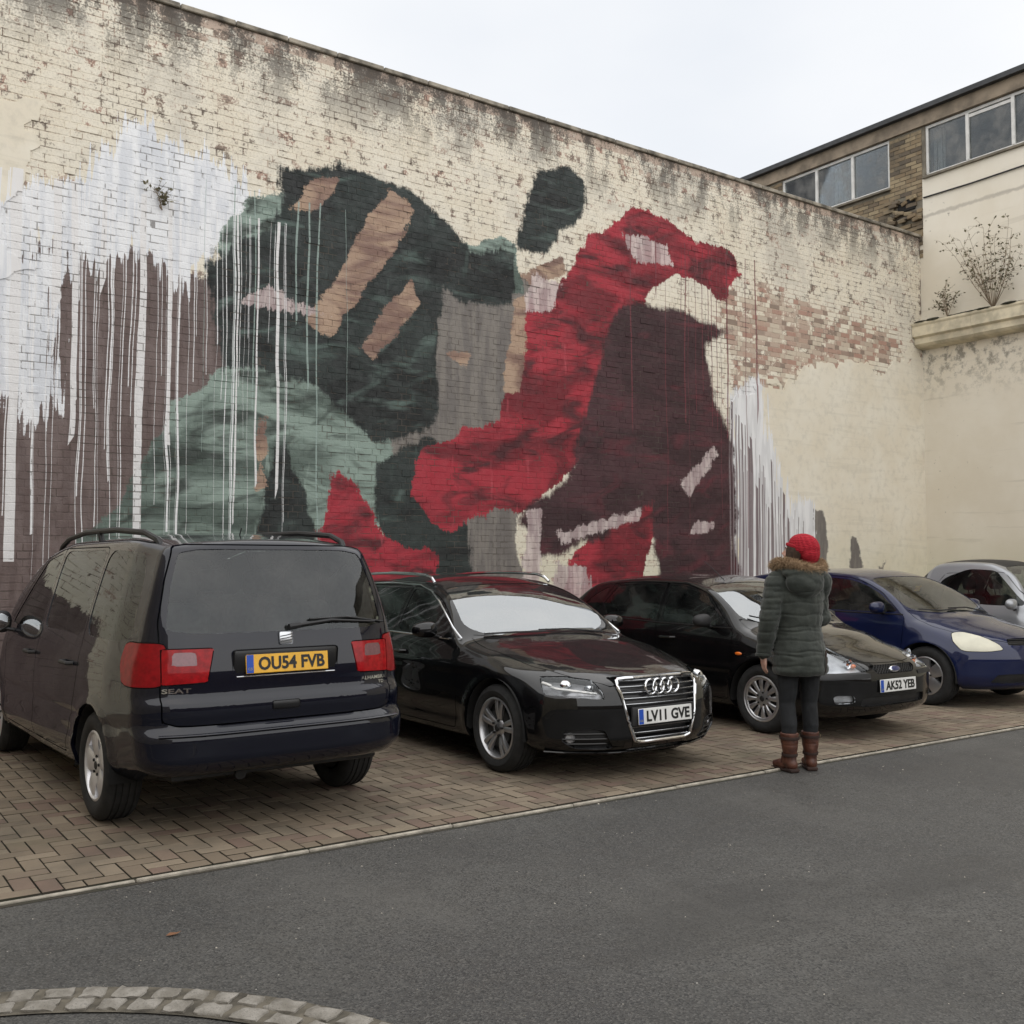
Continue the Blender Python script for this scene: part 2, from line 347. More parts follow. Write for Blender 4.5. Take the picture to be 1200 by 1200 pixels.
# ================================================================== PAINTED WALL
POLY = dict(                                           # loose abstract colour fields, metres along / up the wall
 mauve=[[(.2, -.2), (.2, 1.45), (1.3, 1.75), (1.3, 4.5), (1.9, 4.6), (2.6, 4.9), (3.4, 4.6), (4.2, 4.4), (4.6, 2.5), (4.4, -.2)]],
 grey=[[(5.6, 2.5), (5.9, 5.1), (7.0, 5.25), (7.9, 5.2), (7.7, 3.9), (7.6, 2.6), (6.4, 1.4), (6.0, 1.9)], [(6.3, -.2), (6.4, 2.3), (7.5, 2.4), (7.7, -.2)], [(13.35, .2), (13.3, 2.35), (13.55, 2.3), (13.75, .2)], [(14.2, .8), (14.35, 1.95), (14.55, 1.5), (14.65, .8)], [(14.95, .9), (15.0, 1.5), (15.2, 1.55), (15.2, .9)]],
 white=[[(1.2, 3.7), (-.2, 4.2), (-.2, 4.9), (1.5, 5.0), (2.3, 5.35), (2.7, 6.0), (3.5, 6.0), (4.1, 5.6), (4.0, 5.2), (3.6, 4.9), (3.3, 4.35), (2.9, 4.75), (2.4, 4.55), (1.9, 4.75), (1.6, 3.9)], [(1.25, 2.7), (1.25, 4.4), (2.15, 4.5), (2.05, 3.1), (1.75, 2.6), (1.6, 3.1)]],
 sage=[[(2.25, -.2), (2.30, 1.75), (3.0, 2.75), (3.9, 3.9), (4.9, 4.0), (5.7, 3.2), (5.9, 2.4), (5.2, 1.3), (5.2, -.2)], [(3.6, 4.6), (3.9, 5.5), (4.6, 5.9), (4.5, 4.9)], [(6.0, 4.75), (6.1, 5.5), (7.55, 5.7), (7.6, 5.1)]],
 dark=[[(3.7, 3.6), (3.5, 4.7), (4.2, 5.2), (4.3, 5.95), (5.0, 6.15), (6.2, 5.95), (6.9, 5.5), (7.5, 5.45), (7.4, 4.9), (6.5, 4.85), (6.25, 3.9), (6.4, 3.2), (5.5, 2.9), (4.8, 3.5)],
       [(5.7, -.2), (5.5, 2.7), (6.3, 3.1), (6.8, 2.3), (6.9, 1.2), (6.8, -.2)], [(4.2, .2), (4.15, 2.4), (4.4, 3.1), (4.75, 2.3), (4.7, .2)], [(7.45, 5.6), (7.9, 6.75), (8.35, 6.95), (8.75, 6.75), (8.5, 6.2), (8.1, 5.5)]],
 red=[[(6.0, 2.35), (6.15, 2.9), (7.2, 3.3), (7.45, 4.2), (7.9, 5.1), (8.8, 5.9), (9.6, 6.5), (10.4, 6.4), (11.6, 6.25), (11.9, 5.9), (11.2, 5.5), (10.4, 5.7), (9.8, 5.3), (9.5, 4.2), (8.9, 3.0), (7.6, 2.25), (6.6, 1.95)],
      [(4.9, -.2), (4.85, 2.6), (5.15, 2.7), (5.6, 2.0), (6.3, 1.6), (6.5, -.2)], [(7.9, -.2), (8.4, 1.6), (9.7, 2.7), (10.1, 2.4), (9.6, 1.2), (9.5, -.2)], [(10.7, -.2), (10.6, 2.5), (10.9, 3.0), (11.1, 2.4), (11.2, -.2)]],
 maroon=[[(8.9, 3.9), (9.2, 5.0), (9.9, 5.25), (10.5, 5.2), (11.6, 5.15), (11.6, 4.95), (11.0, 4.75), (11.1, 4.1), (11.5, 3.3), (11.6, 1.5), (11.6, -.2), (9.3, -.2), (9.9, 1.4), (9.9, 2.4), (8.9, 1.9), (7.9, 1.6), (7.6, 2.1), (8.3, 2.6)]],
 tan=[[(4.62, 4.25), (5.0, 4.75), (5.45, 5.6), (5.75, 5.98), (6.05, 5.8), (5.75, 5.2), (5.3, 4.6), (4.95, 4.1)], [(5.35, 4.05), (5.6, 4.45), (6.0, 4.95), (6.12, 4.7), (5.75, 4.2), (5.5, 3.9)], [(4.45, 5.5), (4.7, 5.85), (5.05, 6.0), (5.0, 5.8), (4.75, 5.5)], [(7.35, 3.7), (7.5, 4.9), (7.75, 5.0), (7.62, 3.7)], [(6.5, 4.1), (6.85, 4.15), (6.8, 3.95)], [(7.6, 5.25), (8.3, 5.6), (8.35, 5.4), (7.8, 5.1)], [(4.1, 2.3), (4.12, 3.1), (4.22, 3.15), (4.2, 2.4)]],
 pale=[[(7.6, .3), (7.7, 2.2), (7.95, 2.25), (7.85, .3)], [(8.2, 1.95), (9.7, 2.3), (9.6, 2.15), (8.3, 1.8)], [(10.45, 2.7), (11.1, 3.3), (11.2, 3.15), (10.6, 2.5)], [(10.6, 1.95), (10.65, 2.1), (11.15, 2.2), (11.1, 2.05)], [(10.55, 1.15), (10.6, 1.3), (11.1, 1.36), (11.1, 1.2)],
       [(8.0, .9), (8.2, 1.55), (8.7, 1.5), (8.8, .8)], [(7.65, 4.75), (7.8, 5.3), (8.3, 5.25), (8.1, 4.85)], [(3.9, 4.35), (4.2, 4.6), (5.0, 4.35), (4.5, 4.3)], [(9.3, 6.15), (10.2, 6.1), (10.3, 5.85), (9.6, 5.75)]],
 whiter=[[(11.5, .1), (11.5, 4.05), (11.8, 4.2), (12.1, 4.3), (12.35, 3.6), (12.75, 2.55), (13.3, 2.45), (13.3, .1)]],
 band=[[(11.3, 5.0), (11.6, 5.6), (12.6, 5.75), (14.4, 5.55), (15.6, 5.45), (15.5, 5.1), (14.8, 4.85), (13.6, 4.75), (12.6, 4.45), (11.7, 4.35)]])
def fields(X, Z):
    f = {k: np.max([sdpoly(p, X, Z) for p in v], 0) for k, v in POLY.items()}
    for k in f: f[k] = f[k] + (vnoise(X, Z, 2.2, 5)-.5)*.22 + (vnoise(X+Z*.5, Z, 6.5, 6)-.5)*.07 if k not in ('tan', 'pale') else f[k]+(vnoise(X, Z, 5, 8)-.5)*.07
    dw = np.clip((Z-.2)/4.2, 0, 1)*np.clip((X-1.15)/.2, 0, 1)*np.clip((4.9-X)/1.2, 0, 1)*(.62+.5*np.clip((2.7-X)/.8, 0, 1))*(Z < 5.3)
    dk = np.clip((X-11.35)/.1, 0, 1)*np.clip((13.25-X)/.1, 0, 1)*np.clip((4.0-(X-11.6)*1.15-Z)/1.1, 0, 1)*1.15
    dr = np.clip(1-np.abs(X-10.9)/1.5, 0, 1)*np.clip((Z-1.5)/4, 0, 1)*(Z < 6.2)*1.1
    dg = np.clip(1-np.abs(X-4.1)/1.3, 0, 1)*np.clip((Z-.4)/4, 0, 1)*.8*(Z < 5.6)
    ex = np.clip(.42+f['band']*1.6, 0, .66)*(f['band'] > -.3); ex = np.maximum(ex, np.clip((Z-6.9)/.5, 0, 1)*.20)
    return f, dw, dr, np.where(X > 9, dk, dg), ex
def wall_attrs(me, X, Z, rnd):
    f, dw, dr, dg, ex = fields(X, Z); N = len(X)
    for nm, tri in (('LA', (f['mauve'], f['white'], f['sage'])), ('LB', (f['dark'], f['red'], f['maroon'])), ('LC', (f['tan'], f['pale'], f['whiter'])), ('LD', (dw, dr, dg)), ('LE', (ex, f['grey'], rnd))):
        a = me.attributes.new(nm, 'FLOAT_VECTOR', 'POINT'); a.data.foreach_set('vector', np.stack(tri, 1).astype(np.float32).ravel())
def wall_mat(name, joint=False, coat=False):
    g = NG(name, .75); p = g.pos(); x, y, z = g.xyz(p); A = g.xyz(g.attr('LA')['Vector']); Bq = g.xyz(g.attr('LB')['Vector']); Cq = g.xyz(g.attr('LC')['Vector']); D = g.xyz(g.attr('LD')['Vector']); E = g.xyz(g.attr('LE')['Vector'])
    n1 = g.noise(p, 1.3, 3, .6); n2 = g.noise(p, 9, 4, .65); n3 = g.noise(p, 45, 2, .65); streak = g.noise(g.scl(p, (24, 1, 1.1)), 1, 2, .6); rnd = E[2]
    c = g.mix(g.ss(n1, .3, .7), (.72, .655, .53), (.78, .735, .63)); c = g.mix(g.ss(n2, .45, .75, 0, .5), c, (.56, .52, .435)); c = g.mix(g.ss(z, 1.2, 2.4, .40, 0), c, (.58, .56, .40))
    if not coat:
        hi = g.ss(z, 4.6, 6.6); c = g.mix(g.m('MULTIPLY', g.ss(n3, .5, .7), g.m('MULTIPLY', hi, .45)), c, (.32, .28, .22))
        c = g.mix(g.m('MULTIPLY', g.ss(n1, .5, .62), g.m('MULTIPLY', hi, .45)), c, (.40, .36, .30))
        bc = g.mix(g.ss(g.m('FRACT', g.m('MULTIPLY', rnd, 9.7)), .2, .8), (.45, .34, .27), (.37, .205, .155)); bc = g.mix(g.ss(g.m('FRACT', g.m('MULTIPLY', rnd, 23.1)), .65, .95), bc, (.22, .155, .12)); bc = g.mix(g.ss(g.m('FRACT', g.m('MULTIPLY', rnd, 5.3)), .45, .9), bc, (.56, .48, .38))
        ex = g.ss(g.m('ADD', g.m('SUBTRACT', E[0], g.m('MULTIPLY', rnd, .7)), g.m('ADD', g.m('MULTIPLY', g.m('SUBTRACT', n2, .5), 1.1), g.m('MULTIPLY', g.m('SUBTRACT', n3, .5), .5))), -.03, .06); c = g.mix(g.m('MULTIPLY', ex, .9), c, bc)
        big = g.noise(g.scl(p, (1, 1, .5)), 2.6, 4, .7)
        gr = g.m('MULTIPLY', g.ss(z, 6.3, 7.35), g.ss(g.m('ADD', big, g.m('MULTIPLY', g.m('SUBTRACT', n3, .5), .45)), .42, .58)); c = g.mix(g.m('MULTIPLY', gr, .9), c, (.06, .052, .044))
        chip = g.m('MULTIPLY', g.ss(g.m('ADD', n2, g.m('MULTIPLY', n3, .35)), .78, .83), g.ss(z, 4.8, 6.0)); c = g.mix(g.m('MULTIPLY', chip, .8), c, (.19, .15, .12))
    else:
        c = g.mix(g.ss(g.noise(g.scl(p, (.6, 1, 9)), 1.2, 3, .6), .56, .66, 0, .16), c, (.45, .41, .33)); big = n1
    e = g.m('ADD', g.m('MULTIPLY', g.m('SUBTRACT', n2, .5), .14), g.m('MULTIPLY', g.m('SUBTRACT', n3, .5), .07)); es = g.m('ADD', e, g.m('MULTIPLY', g.m('SUBTRACT', streak, .5), .12)); ew = g.m('ADD', e, g.m('MULTIPLY', g.m('SUBTRACT', streak, .5), .7))
    rot = g.n('ShaderNodeMapping'); g.put(rot.inputs[0], p); rot.inputs[2].default_value = (0, R(52), 0); rot.inputs[3].default_value = (.6, 1, 1.6)
    brush = g.noise(rot.outputs[0], 1.15, 4, .62, 1.1); dab = g.noise(g.scl(rot.outputs[0], (1, 1, 1.5)), 1.7, 3, .55, .9); wash = g.noise(g.scl(p, (5, 1, .8)), 1.6, 3, .6)
    def lay(c, mk, c1, c2, ed, soft=.012, op=1., t=None):
        return g.mix(g.m('MULTIPLY', g.ss(g.m('ADD', mk, ed), -soft, soft), op), c, g.mix(g.ss(t or brush, .40, .60), c1, c2))
    def touch(c, mk, t, lo, hi_, color, op): return g.mix(g.m('MULTIPLY', g.ss(t, lo, hi_, 0, op), g.ss(g.m('ADD', mk, e), .0, .06)), c, color)
    c = lay(c, A[0], (.118, .084, .078), (.158, .118, .110), es, t=wash); c = lay(c, E[1], (.15, .135, .125), (.205, .185, .165), e, .02, t=wash)
    c = lay(c, Cq[2], (.66, .66, .67), (.78, .78, .79), ew, t=wash); c = lay(c, A[1], (.66, .68, .72), (.80, .81, .83), ew, t=wash)
    c = lay(c, A[2], (.085, .115, .098), (.25, .32, .28), e); c = touch(c, A[2], dab, .48, .66, (.026, .034, .029), .9); c = touch(c, A[2], wash, .62, .70, (.36, .44, .39), .55)
    c = lay(c, Bq[0], (.009, .011, .011), (.024, .032, .030), es, .03); c = touch(c, Bq[0], dab, .52, .76, (.12, .17, .15), .85); c = touch(c, Bq[0], wash, .60, .72, (.05, .075, .066), .6)
    c = lay(c, Bq[1], (.155, .012, .020), (.36, .026, .042), es); c = touch(c, Bq[1], dab, .48, .68, (.055, .011, .015), .9); c = touch(c, Bq[1], wash, .62, .72, (.48, .085, .105), .45)
    c = lay(c, Bq[2], (.036, .014, .017), (.062, .024, .029), es, .05); c = touch(c, Bq[2], dab, .52, .74, (.13, .022, .032), .6)
    c = lay(c, Cq[0], (.40, .28, .20), (.20, .12, .095), e, t=dab); c = lay(c, Cq[1], (.40, .31, .31), (.62, .53, .51), es, .012, .85, t=wash)
    wob = g.m('MULTIPLY', g.noise(g.vec(g.m('MULTIPLY', x, 3.), 0., g.m('MULTIPLY', z, .55)), 1., 2, .5), .13)
    def drip(c, sc, dens, wd, color, seed, op=.92, gate=None):
        v = g.vor(None, sc, dim='1D', w=g.m('ADD', g.m('ADD', x, wob), seed)); k = g.xyz(v['Color'])
        on = g.m('MULTIPLY', g.m('LESS_THAN', k[0], dens), g.m('LESS_THAN', v['Distance'], g.m('MULTIPLY', g.m('ADD', g.m('MULTIPLY', k[1], k[1]), .22), wd)))
        if gate is not None: on = g.m('MULTIPLY', on, gate)
        return g.mix(g.m('MULTIPLY', on, op), c, color)
    lft = g.m('LESS_THAN', x, 9.); rgt = g.m('GREATER_THAN', x, 9.)
    c = drip(c, 6., D[2], .06, (.30, .38, .35), 11.3, .8, lft); c = drip(c, 15., D[2], .40, (.12, .075, .08), 17.7, .9, rgt); c = drip(c, 26., D[2], .30, (.30, .26, .27), 7.7, .8, rgt)
    c = drip(c, 8.5, D[0], .085, (.80, .80, .81), 0.); c = drip(c, 17., g.m('MULTIPLY', D[0], .8), .08, (.80, .80, .81), 3.3); c = drip(c, 4.1, g.m('MULTIPLY', D[0], .85), .14, (.76, .75, .75), 31.); c = drip(c, 9., D[1], .13, (.16, .035, .045), 57., .8)
    if joint: c = g.mix(g.ss(g.m('ADD', n2, g.m('MULTIPLY', g.m('SUBTRACT', big, .5), .8)), .50, .64, .0, .72), c, (.085, .07, .058))
    g.col(c); g.rough(g.ss(n2, .3, .7, .55, .85)); g.bump(g.m('ADD', n2, g.m('MULTIPLY', n3, .5)), .45 if not coat else .12, .014); M[name] = g.mat
wall_mat('painted_brick'); wall_mat('painted_joint', True); wall_mat('painted_render', False, True)
simple('coping', (.24, .215, .175), .9, var=.6, scale=5, bump=.4)
wall = empty('painted_wall', (6.2, WY, 0)); tag(wall, 'tall cream painted brick wall with large red and green mural and drips', 'wall')
def wpart(name, V, F, mat, kind=None, smooth=False):
    o = mobj(name, V, F, mat, None, smooth); o.parent = wall; o.matrix_parent_inverse = Matrix.Translation((-6.2, -WY, 0)); return tag(o, kind=kind)
# core with a fine front grid so the paint also runs through the joints
nx, nz = 205, 75; gx = np.linspace(WX0, WX1, nx); gz = np.linspace(0, WH-.06, nz); V = [(a, WY, b) for b in gz for a in gx]; F = [[j*nx+i, j*nx+i+1, (j+1)*nx+i+1, (j+1)*nx+i] for j in range(nz-1) for i in range(nx-1)]
k = len(V); V += [(a, WY+.33, b) for a, b in ((WX0, 0), (WX1, 0), (WX1, WH-.06), (WX0, WH-.06))]; c4 = [0, nx-1, nx*nz-1, nx*(nz-1)]; F += [[k+1, k, k+3, k+2]]+[[c4[(i+1) % 4], c4[i], k+i, k+(i+1) % 4] for i in range(4)]
o = wpart('mortar_core', V, F, 'painted_joint'); VA = np.array(V); wall_attrs(o.data, VA[:, 0], VA[:, 2], np.zeros(len(V)))
def brick_data(x0, z0, ln, rn):
    g = rn.uniform(.0022, .0045); x1 = x0+ln-g+rn.uniform(-.002, .002); z1 = z0+.0755-g+rn.uniform(-.002, .002); x0 += g+rn.uniform(-.002, .002); z0 += g+rn.uniform(-.002, .002); d = rn.uniform(.0008, .0042) + (.006 if rn.random() > .97 else 0)
    n = 5 if ln > .15 else 3; V = []; F = []; t = rn.uniform(-.0015, .0015)
    for b in range(3):
        for a in range(n): V.append((x0+(x1-x0)*a/(n-1)+(.0025 if a == 0 else -.0025 if a == n-1 else 0), WY-d+t*(a/(n-1)-.5)*2, z0+(z1-z0)*b/2+(.0025 if b == 0 else -.0025 if b == 2 else 0)))
    for b in range(2):
        for a in range(n-1): F.append([b*n+a, b*n+a+1, (b+1)*n+a+1, (b+1)*n+a])
    k = len(V); V += [(x0-.001, WY+.002, z0-.001), (x1+.001, WY+.002, z0-.001), (x1+.001, WY+.002, z1+.001), (x0-.001, WY+.002, z1+.001)]; c = [0, n-1, 3*n-1, 2*n]
    F += [[k, k+1]+list(range(n))[::-1], [k+2, k+3]+list(range(2*n, 3*n)), [k+1, k+2, c[2], n+n-1, c[1]], [k+3, k, c[0], n, c[3]]]
    return V, F
rn = np.random.default_rng(11); BR = []
for row in range(int((WH-.12)/.0755)):
    x = WX0+(0 if row % 2 else .166); z = row*.0755+.002; st = row % 2
    while x < WX1-.11:
        ln = (.2265 if (st % 2 == 0) else .1125); st += 1
        if x+ln > WX1: ln = WX1-x
        BR.append((x, z, ln)); x += ln
def wcov(x, z): # behind the smooth render coats no bricks are seen
    return (x > 12.4 and z < 4.0 and x < 16.4) 
BR = [b for b in BR if not wcov(b[0], b[1])]
BR.sort(key=lambda b: (b[0]-2.4)**2+(b[1]-5.2)**2*1.2+(b[2] < .15)*1.2)
jv = []; jf = []; jr = []
for i, (x, z, ln) in enumerate(BR):
    V, F = brick_data(x, z, ln, rn); rv = rn.random()
    if i < 300:
        o = wpart('brick', V, F, 'painted_brick'); VA = np.array(V); wall_attrs(o.data, VA[:, 0], VA[:, 2], np.full(len(V), rv))
    else: k = len(jv); jv += V; jf += [[a+k for a in f] for f in F]; jr += [rv]*len(V)
o = wpart('brickwork', jv, jf, 'painted_brick', 'stuff'); VA = np.array(jv); wall_attrs(o.data, VA[:, 0], VA[:, 2], np.array(jr))
# smooth render coats: ragged sheets standing 14 mm off the core
def coat(x0, x1, z0, z1, fn):
    s = .06; xs = np.arange(x0, x1+s/2, s); zs = np.arange(z0, z1+s/2, s); bm = bmesh.new(); vv = [[bm.verts.new((a, WY-.0125, b)) for a in xs] for b in zs]
    for j in range(len(zs)-1):
        for i in range(len(xs)-1): bm.faces.new((vv[j][i], vv[j][i+1], vv[j+1][i+1], vv[j+1][i]))
    cut(bm, fn); bm.faces.ensure_lookup_table(); cen = np.array([f.calc_center_median()[:] for f in bm.faces]); keep = fn(cen) > 0
    bmesh.ops.delete(bm, geom=[f for f, k in zip(list(bm.faces), keep) if not k], context='FACES')
    be = [e for e in bm.edges if len(e.link_faces) == 1]; r = bmesh.ops.extrude_edge_only(bm, edges=be)
    for g in r['geom']:
        if isinstance(g, bmesh.types.BMVert): g.co.y = WY+.001
    bm.verts.index_update(); V = [tuple(v.co) for v in bm.verts]; F = [[v.index for v in f.verts] for f in bm.faces]; bm.free()
    o = wpart('render_coat', V, F, 'painted_render'); VA = np.array(V); wall_attrs(o.data, VA[:, 0], VA[:, 2], np.zeros(len(V)))
def ragged(poly, amp):
    def fn(C):
        X, Z = C[:, 0], C[:, 2]; q = lambda a, s: np.floor(a/s)*s
        return sdpoly(poly, X, Z)+(vnoise(X, Z, 2.1, 21)-.5)*amp*1.3+(vnoise(X, Z, 7.5, 22)-.5)*amp*.7+(vnoise(X, Z, 16, 23)-.5)*amp*.35
    return fn
coat(11.5, 16.46, .0, 5.5, ragged([(11.2, -.6), (11.3, 3.9), (12.0, 4.25), (12.8, 4.45), (13.8, 4.7), (14.9, 4.9), (15.6, 5.15), (16.9, 5.55), (16.9, -.6)], .30))
coat(-3.9, 2.3, 3.6, 6.4, ragged([(-5, 3.9), (-5, 6.15), (1.2, 6.1), (1.85, 5.95), (1.95, 5.4), (1.6, 4.9), (1.75, 4.4), (1.3, 3.9)], .22))
for i in range(34):                                   # flat coping stones
    L = (WX1-WX0)/34; mb = MB(); mb.box((0, 0, 0), (L-.010, .40, .055), (rn.uniform(-.012, .012), rn.uniform(-.004, .004), 0), .008, 1); V = [(a+WX0+L*(i+.5), b+WY+.165, c+WH-.028+rn.uniform(-.001, .001)) for a, b, c in mb.v]
    wpart('coping_stone', V, mb.f, 'coping', None, True)

# ================================================================== FAR BUILDING (right)
BX = 16.42
def render_mat(name, c1, c2):
    g = NG(name, .8); p = g.pos(); x, y, z = g.xyz(p); n1 = g.noise(p, .9, 5, .6); n2 = g.noise(p, 7, 5, .7); n3 = g.noise(g.scl(p, (1, .5, 7)), 1.1, 4, .6)
    c = g.mix(g.ss(n1, .3, .7), c1, c2); c = g.mix(g.ss(n3, .58, .68, 0, .25), c, (.40, .36, .29)); c = g.mix(g.ss(z, 1.2, 2.3, .35, 0), c, (.50, .50, .34))
    mould = g.m('MULTIPLY', g.m('MULTIPLY', g.ss(z, 4.2, 5.2), g.ss(z, 5.36, 5.34)), g.ss(g.noise(p, 5, 6, .75), .46, .62)); c = g.mix(g.m('MULTIPLY', mould, .75), c, (.12, .11, .09))
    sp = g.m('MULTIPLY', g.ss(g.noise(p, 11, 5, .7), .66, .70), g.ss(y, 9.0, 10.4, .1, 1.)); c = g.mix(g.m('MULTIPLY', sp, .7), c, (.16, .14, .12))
    l1 = g.m('ABSOLUTE', g.m('SUBTRACT', g.m('ADD', z, g.m('MULTIPLY', n2, .10)), 7.78)); c = g.mix(g.ss(l1, .05, .01, 0, .55), c, (.30, .27, .23))
    g.col(c); g.bump(n2, .25, .01); M[name] = g.mat
render_mat('white_render', (.66, .60, .49), (.72, .67, .57))
def stock_mat():
    g = NG('stock_brick', .85); p = g.pos(); a = g.attr('rnd')['Fac']; c = g.mix(g.ss(a, .1, .9), (.20, .145, .085), (.30, .235, .145)); c = g.mix(g.ss(g.m('FRACT', g.m('MULTIPLY', a, 8.3)), .6, .95), c, (.11, .085, .06))
    c = g.mix(g.ss(g.noise(p, 3, 5, .65), .45, .75, 0, .7), c, (.06, .055, .045)); g.col(c); g.bump(g.noise(p, 60, 4), .4, .006); M['stock_brick'] = g.mat
stock_mat(); simple('stock_mortar', (.17, .15, .115), .95, scale=8); simple('fascia', (.23, .185, .135), .8, var=.35, scale=3, bump=.3); simple('roof_edge', (.035, .036, .038), .6, var=.3)
simple('frame_white', (.62, .61, .58), .5, var=.12); simple('ledge', (.56, .50, .37), .85, var=.25, scale=4, bump=.35, bscale=30); simple('moss', (.045, .045, .03), .95, var=.5, scale=20, bump=.6); simple('curtain', (.42, .41, .38), .9, var=.15)
simple('dark_room', (.16, .16, .155), .9); simple('cable', (.02, .02, .02), .6); simple('hole_shade', (.012, .011, .010), 1.)
glassmat('pane_glass', (.80, .83, .84), 1.5, .55)  # strong grey film stands in for the sky reflected in the panes
bld = empty('rendered_building', (BX, 6, 0)); tag(bld, 'two tone building with cream render below and brick window storey above', 'building')
def bpart(name, mb, mat, parent=None, smooth=False, kind=None):
    o = mb.build(name, mat, None, smooth); o.parent = parent or bld
    o.matrix_parent_inverse = Matrix.Translation((-BX, -6, 0)) if parent is None else Matrix(); return tag(o, kind=kind)
Y0, Y1 = -6.0, 19.0; ZS, ZT = 8.47, 9.36
def bb(x0, x1, y0, y1, z0, z1, mb=None): return (mb or MB()).box(((x0+x1)/2, (y0+y1)/2, (z0+z1)/2), (x1-x0, y1-y0, z1-z0))
bpart('wall', bb(BX, BX+.3, Y0, 10.53, 0, ZS-.06), 'white_render'); bpart('wall', bb(BX+.001, BX+.019, 10.531, 10.66, 0, 7.39), 'white_render'); bpart('wall', bb(BX+.02, BX+.3, 10.533, Y1, 0, ZS-.06), 'stock_mortar')
wins = [(11.2, 13.70, (12.02, 12.86), 0), (8.05, 10.47, (8.87, 9.68), 1), (4.9, 7.4, (5.7, 6.6), 2), (1.8, 4.3, (2.6, 3.5), 3), (14.4, 16.9, (15.2, 16.1), 4)]
edges = sorted([Y0]+[e for wv in wins for e in wv[:2]]+[Y1])
for a, b in zip(edges[::2], edges[1::2]): bpart('pier', bb(BX+.02, BX+.3, a, b, ZS-.058, ZT+.02), 'stock_mortar')
for (a, b, mull, k) in wins:
    w_ = bpart('window', bb(BX+.045, BX+.105, a, b, ZS-.02, ZS+.035), 'frame_white'); fw = .045
    f = MB(); bb(BX+.04, BX+.10, a, b, ZT-.04, ZT+.01, f); bb(BX+.04, BX+.10, a, a+fw, ZS+.036, ZT-.041, f); bb(BX+.04, BX+.10, b-fw, b, ZS+.036, ZT-.041, f); bpart('frame', f, 'frame_white', w_)
    for m_ in mull: bpart('mullion', bb(BX+.035, BX+.10, m_-.028, m_+.028, ZS+.036, ZT-.041), 'frame_white', w_)
    ed = [a]+list(mull)+[b]
    for i in range(3):
        bpart('pane', bb(BX+.066, BX+.072, ed[i]+.02, ed[i+1]-.02, ZS+.02, ZT-.02), 'pane_glass', w_)
    bpart('sill', bb(BX-.05, BX+.09, a-.03, b+.03, ZS-.06, ZS-.021), 'stock_mortar', w_)
    f = MB()
    if k == 1:
        bb(BX+.052, BX+.10, 8.90, 9.655, ZT-.115, ZT-.06, f); bpart('vent_rail', f, 'frame_white', w_); f = MB()
        for i in range(4): f.box((BX+.22+.02*(i % 2), 10.40-.055*i, 8.9), (.015, .05, .85), (0, 0, .5*(-1)**i))
    elif k == 0:
        for i in range(9): f.box((BX+.25+.02*(i % 2), 12.55-.055*i, 8.9), (.015, .06, .86), (0, 0, .5*(-1)**i))
    else:
        for i in range(5): f.box((BX+.25+.02*(i % 2), a+.3+.06*i, 8.9), (.015, .06, .86), (0, 0, .5*(-1)**i))
    bpart('curtain', f, 'curtain', w_)
room = MB(); room.box((BX+3.2, 6.5, 4.9), (.1, 25, 9.6)); room.box((BX+1.7, 6.5, 8.2), (2.9, 25, .1)); room.box((BX+1.7, 6.5, 9.5), (2.9, 25, .1)); bpart('inner_rooms', room, 'dark_room')
bpart('fascia', bb(BX-.03, BX+.3, Y0, Y1, ZT+.021, 9.62), 'fascia'); rf = MB(); bb(BX-.14, BX+6, Y0-.1, Y1+.1, 9.621, 9.71, rf); bpart('roof', rf, 'roof_edge')
rn = np.random.default_rng(5); jv = []; jf = []; jr = []
row = 0; z = 7.0
while z < ZT-.03:
    free = [(10.535, Y1-.3)]
    if z+.07 > ZS-.06:
        ed = [10.535]+[q for a_, b_, _, _ in sorted(wins) if b_ > 10.54 for q in (a_, b_)]+[Y1-.3]; free = list(zip(ed[::2], ed[1::2]))
    for fa, fb in free:
        y = 10.53-.2165+(.11 if row % 2 else 0)
        while y < fb:
            ya, yb = max(y, fa), min(y+.2165, fb); y += .2255
            if yb-ya < .03 or (abs(ya-10.86) < .2 and abs(z-8.02) < .12): continue
            d = rn.uniform(.006, .014) if not (10.5 < ya < 11.15 and z < 8.2) else rn.uniform(-.005, .05); k = len(jv); x = BX+.02-d
            jv += [(x, ya+.004, z+.004), (x, yb-.004, z+.004), (x, yb-.004, z+.068), (x, ya+.004, z+.068), (BX+.03, ya+.002, z+.002), (BX+.03, yb-.002, z+.002), (BX+.03, yb-.002, z+.070), (BX+.03, ya+.002, z+.070)]
            jf += [[k+3, k+2, k+1, k]]+[[k+i, k+(i+1) % 4, k+4+(i+1) % 4, k+4+i] for i in range(4)]; jr += [rn.random()]*8
    z += .0755; row += 1
mb = MB(); mb.v = jv; mb.f = jf; o = bpart('brickwork', mb, 'stock_brick', None, False, 'stuff'); add_rnd(o.data, jr)
hb = MB(); hb.box((BX+.012, 10.86, 8.03), (.03, .36, .2), (0, 0, 0), .01, 1); bpart('hole', hb, 'hole_shade')  # solid black slab, the shade inside the hole is put into its colour
for i in range(16):                                   # broken masonry around the hole
    mb = MB(); mb.box((BX-.02+rn.uniform(-.03, .02), 10.62+rn.uniform(0, .55), 7.72+rn.uniform(0, .55)*(1 if i % 2 else .35)), (rn.uniform(.06, .11), rn.uniform(.09, .17), .065), (rn.uniform(-.3, .3), rn.uniform(-.3, .3), rn.uniform(-.3, .3)), .008, 1)
    o = bpart('loose_brick', mb, 'stock_brick'); add_rnd(o.data, [rn.random()]*len(mb.v))
prof = [(0, 5.33), (.20, 5.36), (.25, 5.40), (.25, 5.50), (.31, 5.53), (.31, 5.70), (.33, 5.73), (.33, 5.765), (0, 5.78)]
V = []; 
ys = np.arange(WY-.012, Y0, -1.1)
